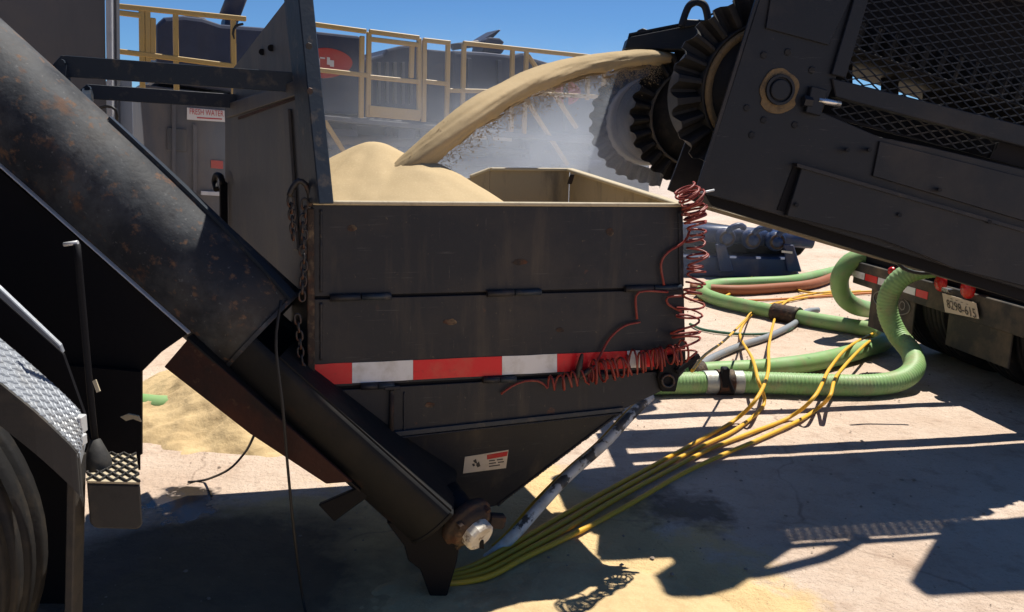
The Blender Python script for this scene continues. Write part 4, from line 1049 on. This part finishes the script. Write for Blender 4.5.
rails('railing', 'narrow yellow rail frame just right of the yellow gate',
      [(424.5, 40, 423.5, 122, 'post'), (448, 43, 446.5, 124, 'post'), (423, 40, 450, 43, 'rail'), (424, 81.5, 448, 84, 'rail')], B(436, 124))
rails('railing', 'long yellow railing behind the arc of sand with stair braces',
      [(464, 44, 462, 128, 'post'), (463, 43, 650, 63, 'rail'), (449, 90.5, 500, 91.5, 'rail'), (500, 91.5, 600, 97, 'rail'), (512.5, 48, 511, 132, 'post'), (526.5, 50, 524, 134, 'post'), (588, 62, 587, 100, 'post'), (604, 64, 603, 138, 'post'), (529, 55, 578, 128, 'brace'), (526, 98, 569, 165, 'brace')], B(526, 136))

# ================================================================== BLUE MANIFOLD SKID
bl_ = thing('pump_skid', 'dark blue pump skid with rounded valves under the conveyor', 'pump skid', onY(745, 268, 8.3) * 1.0)
bl_.location.z = 0
Ym = 9.3
make('skid_base', MB().prism([onY(640, 254, Ym), onY(792, 258, Ym), onY(800, 275, Ym), down(onY(800, 277, Ym), 0), down(onY(640, 277, Ym), 0)], V((0, 1.0, 0))), m_blue, bl_, .02)
make('upper_block', MB().prism([onY(640, 229, Ym + .3), onY(716, 227, Ym + .3), onY(812, 241, Ym + .3), onY(800, 256, Ym + .3), onY(640, 254, Ym + .3)], V((0, .7, 0))), m_black, bl_, .02)
make('main_header', MB().cyl(onY(640, 229, Ym + .25), onY(812, 240, Ym + .25), .10, 20), m_blue, bl_)
for px in (726, 752, 776):
    c = onY(px, 238 + (px - 726) * .07, Ym + .05)
    v_ = make('valve', MB().lathe(c, V((0, -1, 0)), [(-.2, .10), (0, .11), (.03, .10), (.05, .06), (.08, .055), (.08, 0)], 20), m_blue, bl_)
    make('valve_elbow', MB().tube(spline([c + V((0, -.02, .02)), c + V((.03, -.04, .11)), c + V((.13, -.03, .15)), c + V((.2, .02, .12))], .03), .035, 10), m_blue, v_)
    make('flange', MB().lathe(c + V((0, -.04, 0)), V((0, -1, 0)), [(0, .07), (0, .085), (.02, .085), (.02, .05)], 18, False), m_bearing, v_)
for px in (722, 790):
    make('frame_leg', MB().prism([onY(px - 6, 244, Ym - .05), onY(px + 4, 245, Ym - .05), onY(px + 12, 272, Ym - .05), onY(px - 2, 272, Ym - .05)], V((0, .06, 0))), m_blue, bl_, .01)
make('name_plate', MB().box(onY(787, 252, Ym - .06), V((.06, 0, -.005)), V((0, .005, 0)), V((0, 0, .012))), m_sign, bl_)

# ================================================================== FLATBED TRAILER (right)
tr = thing('flatbed_trailer', 'rear of a dark trailer with mud flaps, tail lamps and licence plate', 'trailer', (3.4, 5.4, 0))
RL, RRr = onY(858, 262, 6.35), onY(1020, 305, 4.62)
RD = (RRr - RL); RD.z = 0; RD.normalize(); RNn = V((-RD.y, RD.x, 0))       # along the rear, forward into the trailer
if RNn.x < 0: RNn = -RNn
def T(px, py, off=0.0): return onP(px, py, V((RL.x, RL.y, 0)) + RNn * off, RNn)
zb1 = .86
def rearbox(name, s0, s1, z0, z1, o0, o1, mt, bev=.005, parent=tr):
    a = V((RL.x, RL.y, 0)) + RD * s0 + RNn * o0; b = V((RL.x, RL.y, 0)) + RD * s1 + RNn * o0
    return make(name, MB().prism([down(a, z0), down(b, z0), down(b, z1), down(a, z1)], RNn * (o1 - o0)), mt, parent, bev)
SL = (V((RRr.x, RRr.y, 0)) - V((RL.x, RL.y, 0))).length
zL = T(858, 262).z
rearbox('rear_bumper', -.05, SL + .9, zL - .17, zL, 0, .14, m_flap)
rearbox('deck_bed', -.05, SL + .9, zL + .003, zL + .10, .05, 4.5, m_black)
rearbox('chassis_rail', .15, .60, zL - .35, zL - .17, 1.1, 4.5, m_black)
rearbox('chassis_rail', 1.25, 1.40, zL - .35, zL - .17, 1.1, 4.5, m_black)
k_ = 0
for px in range(868, 962, 14):
    a, b = T(px, 0), T(px + 13, 0)
    def s_of(p): return (V((p.x, p.y, 0)) - V((RL.x, RL.y, 0))).dot(RD)
    rearbox('tape_strip', s_of(a), s_of(b), zL - .12, zL - .07, -.003, -.0005, (m_red, m_white)[k_ % 2], 0); k_ += 1
def flap(x0, x1, ytop, ybot, name, lab=None):
    a, b = T(x0, ytop), T(x1, ytop)
    zb_ = T((x0 + x1) / 2, ybot, .03).z
    s0, s1 = s_of(a), s_of(b)
    f_ = rearbox(name, s0, s1, zb_, zL - .172, .03, .042, m_flap, .002)
    return f_, s0, s1, zb_
f1, s0, s1, zb_ = flap(869, 914, 280, 336, 'mud_flap')
cen = V((RL.x, RL.y, 0)) + RD * ((s0 + s1) / 2) + RNn * .026; zc = T(890, 302, .03).z
lp = [cen + RD * (math.cos(a) * (s1 - s0) * .42) + V((0, 0, zc + math.sin(a) * .075)) for a in [2 * math.pi * i / 40 for i in range(40)]]
m_faint = mat('faded_grey_print', (0.20, 0.19, 0.17), 0.7)
make('oval_logo', MB().tube(lp, .005, 6, closed=True), m_faint, f1)
text_mesh('oval_text', 'GATCO', .10, m_faint, V((cen.x, cen.y, zc)), RD, V((0, 0, 1)), f1, lift=.0, width=(s1 - s0) * .62)
f2, s2, s3, zb2 = flap(944, 1010, 318, 357, 'mud_flap')
# licence plate, hung crooked over the right flap
plx = (T(976, 305, -.02) - T(941, 293, -.02))
pl = make('licence_plate', MB().prism([T(942, 293, -.02), T(976, 303, -.02), T(979, 319, -.02), T(945, 312, -.02)], RNn * .004), m_stick, tr, .001)
pu = (T(942, 293, -.02) - T(945, 312, -.02)).normalized()
text_mesh('plate_number', '8298-615', .085, m_signink, T(961, 309, -.024), plx, pu, pl, lift=.0, width=plx.length * .82)
text_mesh('plate_state', '- - - -', .04, m_signink, T(959, 301, -.024), plx, pu, pl, lift=.0, width=plx.length * .5)
make('plate_light', MB().box(T(947, 290, -.03), RD * .03, RNn * .02, V((0, 0, .012))), m_chrome, tr, .003)
for (px, py, r) in ((942, 283, .055), (969, 289, .06), (893, 271, .03)):
    c = T(px, py, -.006)
    make('tail_lamp', MB().lathe(c, -RNn, [(0, r), (.015, r), (.026, r * .8), (.032, 0)], 20), m_lens, tr)
# wheels: axle along the rear direction
tp2 = [(a, r) for a, r in tprof]
def wheel(c, nm='tyre'):
    t_ = make(nm, MB().lathe(c, RD, tp2, 56), m_rubber, tr)
    make('wheel_rim', MB().lathe(c, RD, [(-.12, .265), (-.10, .25), (-.05, .22), (-.03, .08), (-.05, 0)], 32), m_alu, t_)
base = V((RL.x, RL.y, .5))
sr = s_of(T(985, 340)); 
for s_ in (.52, .86, s2 + .30, s2 + .64):
    wheel(base + RD * s_ + RNn * .575)
make('axle', MB().cyl(base + RD * .3 + RNn * .575, base + RD * (s2 + .8) + RNn * .575, .07, 12), m_black, tr)

# ================================================================== HOSES AND CABLES
def lay(pix, r):
    """pixels on the ground; a third value lifts the point: (px, py, Y) is in the air at depth Y"""
    out = []
    for q in pix: out.append(onZ(q[0], q[1], r) if len(q) == 2 else onY(*q))
    return out
def hose(name, pts, r, mt, label, cat, n=14, rib=0.0, step=.03, group=None, pitch=.022):
    if rib: step = pitch / 4
    path = spline(pts, step)
    rf = (lambda u, i: r * (1 + rib * math.sin(i * math.pi / 2))) if rib else None
    return single(name, MB().tube(path, r, n, rf=rf), mt, label, cat, group)

hA = thing('suction_hose', 'thick bright green hose in front, curling up in a loop under the conveyor', 'hose', onZ(800, 384, 0), 'green hoses')
pA = lay([(650, 384), (690, 383), (722, 382), (770, 383), (830, 385), (872, 385)], .066) + [onY(900, 380, 4.92), onY(914, 368, 5.05), onY(911, 352, 5.25), onY(897, 334, 5.40), onY(888, 313, 5.45), onY(889, 295, 5.45), onY(900, 279, 5.42), onY(918, 270, 5.40), onY(950, 266, 5.4)]
pth = spline(pA, .0055)
make('hose_body', MB().tube(pth, .066, 14, rf=lambda u, i: .066 * (1 + .022 * math.sin(i * math.pi / 2))), m_green, hA)
def at_px(path, px):
    best = min(range(len(path)), key=lambda i: abs((path[i] - CAM).dot(_R) / (path[i] - CAM).dot(_F) * FPX + CW / 2 - px)); return best
def sleeve(path, x0, x1, r, mt, name, parent):
    a, b = at_px(path, x0), at_px(path, x1); make(name, MB().tube(path[a:b + 1], r, 18), mt, parent)
first = pth[:len(pth) // 2]
sleeve(first, 703, 716, .071, m_coupling, 'grey_ferrule', hA)
sleeve(first, 716, 733, .078, m_bearing, 'rusty_coupling', hA)
sleeve(first, 733, 742, .071, m_coupling, 'grey_ferrule', hA)
cc = first[at_px(first, 722)]
make('coupling_clamp', MB().box(cc + V((0, -.05, .045)), V((.022, 0, 0)), V((0, .03, 0)), V((0, 0, .06))), m_black, hA, .006)
make('clamp_lever', MB().beam(cc + V((.0, -.06, .08)), cc + V((.05, -.09, -.04)), .02, .02), m_black, hA, .004)

hB = thing('suction_hose', 'long green hose bent in a double S behind the nearest green hose', 'hose', onZ(790, 320, 0), 'green hoses')
pB = lay([(655, 374), (690, 373), (720, 371), (770, 368), (820, 361), (862, 350), (884, 342), (880, 332), (850, 326), (815, 320), (780, 313), (745, 306), (716, 299), (702, 291), (716, 285), (750, 283), (790, 281), (820, 275), (850, 268), (900, 262)], .062)
pthB = spline(pB, .03)
make('hose_body', MB().tube(pthB, .062, 12), m_green, hB)
i0 = min(range(len(pthB)), key=lambda i: (pthB[i] - onZ(786, 314, .06)).length)
make('rusty_coupling', MB().tube(pthB[max(0, i0 - 4):i0 + 5], .078, 14), m_bearing, hB)
i1 = min(range(len(pthB)), key=lambda i: (pthB[i] - onZ(695, 373, .06)).length)
make('rusty_coupling', MB().tube(pthB[max(0, i1 - 2):i1 + 3], .075, 14), m_bearing, hB)

hose('suction_hose', [onY(890, 252, 6.4), onY(868, 256, 6.4), onY(850, 262, 6.4), onY(840, 277, 6.4), onY(842, 294, 6.45), onY(855, 306, 6.55)] + lay([(880, 311), (920, 313), (965, 315)], .07), .07, m_green, 'green hose hanging in a tight bend left of the trailer mud flap', 'hose', group='green hoses')
hose('suction_hose', lay([(60, 402), (110, 402), (140, 405), (165, 407), (205, 405), (240, 403)], .06), .06, m_green, 'pale green hose lying by the sand heap behind the auger', 'hose', group='green hoses')
hose('brown_hose', lay([(690, 288), (735, 290), (775, 288), (812, 284), (840, 274), (868, 263), (910, 258)], .05), .05, m_brownhose, 'rusty brown hose lying along the far green hose', 'hose')
hose('drain_hose', [onY(650, 396, 3.30), onY(628, 418, 3.18), onY(604, 444, 3.08), onY(568, 476, 2.98), onY(540, 506, 2.88), onY(515, 534, 2.80), onY(486, 560, 2.74), onY(462, 574, 2.70), onY(440, 578, 2.72)], .021, m_whitehose, 'dirty white hose running down past the right side of the hopper', 'hose')
hose('drain_line', [onY(648, 394, 3.34), onY(624, 416, 3.22), onY(598, 444, 3.12), onY(568, 470, 3.03), onY(535, 503, 2.93), onY(505, 537, 2.84), onY(470, 566, 2.76), onY(462, 572, 2.74)], .011, m_yelcable, 'thin yellow line strapped along the dirty white hose', 'cable')
# yellow cables
ycab = [
    ('yellow cable topmost in the bundle, looping up to the far couplings', [(430, 578), (470, 567), (510, 546), (560, 517), (610, 489), (660, 462), (700, 440), (735, 420), (757, 398), (768, 372), (769, 345), (775, 318), (782, 305), (800, 296), (850, 289)]),
    ('yellow cable second in the bundle, crossing the couplings to the right', [(430, 580), (475, 570), (515, 550), (565, 522), (615, 493), (662, 467), (702, 446), (738, 428), (764, 404), (758, 380), (752, 358), (740, 335), (748, 318), (768, 306), (815, 296), (860, 291)]),
    ('yellow cable third in the bundle, bending towards the green hose loop', [(430, 583), (480, 574), (520, 554), (570, 527), (620, 497), (668, 471), (710, 449), (750, 433), (790, 417), (815, 396), (830, 368), (850, 346), (880, 330)]),
    ('yellow cable lowest in the bundle, lying nearest the viewer', [(430, 585), (484, 578), (526, 557), (580, 531), (632, 503), (680, 475), (722, 455), (762, 438), (800, 420), (818, 408), (830, 396), (838, 374), (866, 344), (884, 334), (905, 322)]),
]
HOSEX = [((690, 872), 384, .066), ((690, 870), 366, .062)]
for lab, px in ycab:
    pts = []
    for (x, y) in px:
        z = .014
        if x > 735 and (372 <= y <= 398): z = .145
        elif x > 735 and 340 <= y < 372: z = .135
        pts.append(onZ(x, y, z))
    hose('power_cable', pts, .0105, m_yelcable, lab, 'cable', n=8, group='yellow cables')
hose('power_cable', lay([(690, 293), (720, 297), (738, 288), (755, 275), (775, 271), (790, 284), (806, 292), (850, 292), (900, 290)], .02), .011, m_yelcable, 'yellow cable arching over the brown hose near the blue skid', 'cable', n=8, group='yellow cables')
hose('thin_cord', [onY(692, 371, 3.0), onY(705, 355, 3.4), onY(725, 340, 4.2), onY(745, 320, 5.2)] + lay([(752, 312), (770, 304), (790, 300)], .02), .007, m_yelcable, 'thin yellow cord rising from the hopper corner to the hoses', 'cord', n=6)
hose('grey_cable', lay([(690, 372), (712, 358), (740, 346), (770, 336), (795, 323), (806, 312), (818, 310)], .026), .026, m_greycable, 'grey cable curving between the couplings of the green hoses', 'cable', n=10)
hose('green_cord', lay([(690, 324), (705, 330), (740, 334), (775, 333), (792, 328), (798, 316), (800, 308)], .012), .012, m_tealcable, 'dark green cord lying across the pad by the couplings', 'cord', n=8)
hose('orange_cable', lay([(690, 300), (760, 300), (830, 296), (880, 293), (960, 296)], .012), .012, m_orange, 'thin orange cable on the ground behind the hoses', 'cable', n=8)
hose('black_cord', [onY(893, 256, 4.6), onY(903, 268, 4.6), onY(920, 273, 4.6), onY(945, 272, 4.6)], .010, m_blackcable, 'black cord dangling under the conveyor beside the green loop', 'cord', n=8)
hose('hanging_cord', [onY(281, 300, 2.36), onY(276, 345, 2.33), onY(283, 410, 2.32), onY(288, 470, 2.33), onY(295, 540, 2.34), onZ(304, 605, .006), onZ(315, 640, .006)], .0048, m_blackcable, 'thin black cord hanging from the auger collar to the ground', 'cord', n=6)
hose('ground_cord', [onY(268, 400, 2.62), onY(252, 440, 2.9), onY(243, 455, 3.05), onY(228, 470, 3.1)] + lay([(205, 480), (188, 482)], .005), .005, m_blackcable, 'short black cord drooping onto the sand below the auger', 'cord', n=6)

# ================================================================== COILED CORD ON THE HOPPER CORNER
def coil(ctrl, rad, turns, r, path_step=.01, squash=.55, seed=1):
    path = spline(ctrl, path_step); L = len(path); out = []
    tot = turns * 2 * math.pi; n = int(turns * 14)
    for i in range(n + 1):
        k = i / n; q = k * (L - 1); j = min(int(q), L - 2); p = path[j].lerp(path[j + 1], q - j)
        d = (path[min(j + 1, L - 1)] - path[max(j - 1, 0)]).normalized()
        s_ = d.cross(HN).normalized(); t_ = -HN
        a = tot * k
        a += 1.5 * noise.noise(V((k * turns * .6, seed, 3)))
        rr = rad * (1 + .55 * noise.noise(V((k * turns * .9, seed, 0))) + .25 * noise.noise(V((k * turns * 2.3, seed, 5))))
        out.append(p + s_ * math.cos(a) * rr + t_ * (math.sin(a) * rr * squash) + d * (.7 * rr * noise.noise(V((k * turns * 1.3, seed, 7)))))
    return out
cordpath = []
cordpath += coil([H(684, 188, -.03), H(692, 202, -.045), H(696, 222, -.045)], .040, 12, .005, squash=.8, seed=2)
cordpath += coil([H(696, 224, -.045), H(697, 262, -.04), H(692, 300, -.04)], .034, 11, .005, seed=3)
cordpath += coil([H(691, 302, -.04), H(686, 330, -.045), H(688, 352, -.04)], .052, 5, .005, seed=4)
cordpath += coil([H(684, 352, -.04), H(655, 359, -.04), H(620, 367, -.04), H(588, 374, -.04)], .037, 20, .005, seed=5)
cordpath += coil([H(585, 375, -.035), H(568, 380, -.035), H(548, 384, -.03)], .026, 5, .005, seed=6)
cordpath += spline([H(545, 385, -.02), H(538, 381, -.015), H(525, 381, -.012), H(512, 386, -.012), H(501, 394, -.012)], .02)
cc_ = thing('coiled_cord', 'dark red coiled cord draped over the right corner of the hopper', 'coiled cord', H(690, 330, -.04))
make('coil', MB().tube(cordpath, .0040, 6), m_cord, cc_)
make('loose_strand', MB().tube(spline([H(690, 230, -.02), H(684, 242, -.014), H(668, 252, -.012), H(661, 264, -.012), H(664, 285, -.016)], .015), .0045, 6), m_cord, cc_)
make('loose_strand', MB().tube(spline([H(668, 292, -.02), H(645, 291, -.016), H(636, 296, -.012), H(637, 319, -.012)], .015), .0045, 6), m_cord, cc_)
make('loose_strand', MB().tube(spline([H(640, 322, -.012), H(624, 326, -.014), H(610, 338, -.014), H(602, 352, -.018), H(596, 364, -.03)], .015), .0045, 6), m_cord, cc_)
make('loose_strand', MB().tube(spline([H(682, 296, -.03), H(668, 297, -.02), H(668, 304, -.02), H(682, 312, -.03)], .015), .0045, 6), m_cord, cc_)
make('plug_handle', MB().lathe(H(577, 378, -.03), H(583, 350, -.03) - H(577, 378, -.03), [(0, .006), (.01, .012), (.05, .010), (.07, .008), (.085, .005), (.088, 0)], 12), m_chain, cc_)
make('plug_handle', MB().lathe(H(579, 378, -.028), H(597, 364, -.028) - H(579, 378, -.028), [(0, .006), (.01, .011), (.04, .010), (.06, .007), (.075, 0)], 12), m_chain, cc_)
make('end_wire', MB().cyl(H(700, 193, -.05), H(714, 190, -.05), .004, 6), m_alu, cc_)

cl = thing('hose_clamp_cluster', 'dark clamp and levers hanging at the lower right hopper corner', 'clamp', H(668, 375, -.02))
make('clamp_body', MB().prism([H(663, 358, -.02), H(676, 355, -.02), H(680, 375, -.02), H(676, 392, -.02), H(662, 392, -.02), H(658, 378, -.02)], HN * .018), m_black, cl, .004)
make('clamp_lever', MB().beam(H(676, 372, -.03), H(699, 355, -.03), .016, .022), m_black, cl, .004)
make('clamp_ring', MB().tube([H(668 + 6 * math.cos(a), 381 + 6 * math.sin(a), -.028) for a in [2 * math.pi * i / 20 for i in range(20)]], .005, 6, closed=True), m_chain, cl)

# ================================================================== CHAIN AND HOOKS
ch = thing('hook_chain', 'curved steel hook with worn chain at the left front corner of the hopper', 'chain', H(300, 200, -.03))
make('hook', MB().tube(spline([H(310, 206, -.022), H(309, 193, -.03), H(305, 184, -.035), H(299, 181, -.035), H(293, 187, -.035), H(289, 196, -.035)], .008), .0085, 10), m_chain, ch)
lk = [V((math.cos(a) * .009, 0, (.016 if math.sin(a) > 0 else -.016) * (abs(math.sin(a)) ** .7) )) for a in [2 * math.pi * i / 16 for i in range(16)]]
link_mesh = None
def chain(p0, p1, n, parent):
    global link_mesh
    for i in range(n):
        p = p0.lerp(p1, (i + .5) / n); p = p + V((random.uniform(-.003, .003), 0, 0))
        if link_mesh is None:
            o = make('link', MB().tube(lk, .0036, 6, closed=True), m_chain, None); link_mesh = o.data
        else:
            o = bpy.data.objects.new('link', link_mesh); COL.objects.link(o)
        o.parent = parent; o.location = p - parent.location
        d = (p1 - p0).normalized()
        q = V((0, 0, 1)).rotation_difference(-d)
        o.rotation_euler = (q.to_matrix() @ rot('Z', (math.pi / 2) * (i % 2) + random.uniform(-.3, .3) + .4)).to_euler()
chain(H(291, 198, -.033), H(293, 238, -.033), 6, ch)
chain(H(304, 200, -.033), H(303, 300, -.033), 13, ch)
chain(H(297, 315, -.033), H(303, 372, -.033), 7, ch)
hk = thing('lifting_hook', 'small dark hook on a post at the back edge of the hopper side', 'hook', LWP(223, 215, -.02))
make('hook_post', MB().beam(LWP(223.5, 182, -.02), LWP(224, 268, -.02), .03, .02, LW), m_black, hk, .003)
make('hook', MB().tube(spline([LWP(223, 184, -.03), LWP(221, 177, -.035), LWP(216.5, 175, -.04), LWP(214.5, 181, -.04), LWP(216.5, 190, -.04)], .01), .012, 8), m_black, hk)

# ================================================================== DUST IN THE AIR
def build_dust():
    M = bpy.data.materials.new('airborne_sand_dust'); M.use_nodes = True
    t = M.node_tree; N = t.nodes; L = t.links
    N.remove(N['Principled BSDF'])
    out = N['Material Output']; pv = N.new('ShaderNodeVolumePrincipled')
    pv.inputs['Color'].default_value = (0.74, 0.81, 0.92, 1); pv.inputs['Anisotropy'].default_value = 0.25
    tc = N.new('ShaderNodeTexCoord')
    gr = N.new('ShaderNodeTexGradient'); gr.gradient_type = 'QUADRATIC_SPHERE'
    L.new(tc.outputs['Object'], gr.inputs[0])
    nz = N.new('ShaderNodeTexNoise'); nz.inputs['Scale'].default_value = 2.4; nz.inputs['Detail'].default_value = 3
    L.new(tc.outputs['Object'], nz.inputs['Vector'])
    mr = N.new('ShaderNodeMapRange'); mr.inputs[1].default_value = .42; mr.inputs[2].default_value = .75; mr.inputs[3].default_value = .15; mr.inputs[4].default_value = 1.0
    L.new(nz.outputs[0], mr.inputs[0])
    mu = N.new('ShaderNodeMath'); mu.operation = 'MULTIPLY'; L.new(gr.outputs[0], mu.inputs[0]); L.new(mr.outputs[0], mu.inputs[1])
    m2 = N.new('ShaderNodeMath'); m2.operation = 'MULTIPLY'; L.new(mu.outputs[0], m2.inputs[0]); m2.inputs[1].default_value = DUST_DENSITY
    L.new(m2.outputs[0], pv.inputs['Density']); L.new(pv.outputs[0], out.inputs['Volume'])
    mb = MB(); n = 24; prof = [(-math.cos(math.pi * i / 12) , max(.001, math.sin(math.pi * i / 12))) for i in range(13)]
    mb.lathe(V((0, 0, 0)), V((0, 0, 1)), prof, n)
    o = make('dust_cloud', mb, M)
    o.location = (0.05, 6.25, 1.25); o.scale = (2.7, 1.35, 1.2); o.rotation_euler.z = math.radians(16)
    tag(o, 'thin haze of sand dust drifting behind the hopper', 'dust', kind='stuff')
    M2 = M.copy(); M2.name = 'dense_sand_dust'
    [n for n in M2.node_tree.nodes if n.type == 'MATH'][-1].inputs[1].default_value = 6.5
    q = bpy.data.objects.new('dust_plume', o.data.copy()); COL.objects.link(q); q.data.materials[0] = M2
    q.location = onY(618, 140, 5.62); q.scale = (.62, .30, .75)
    tag(q, 'denser plume of pale dust rolling off the rearmost belt wheel', 'dust', kind='stuff')
DUST_DENSITY = 2.2
build_dust()
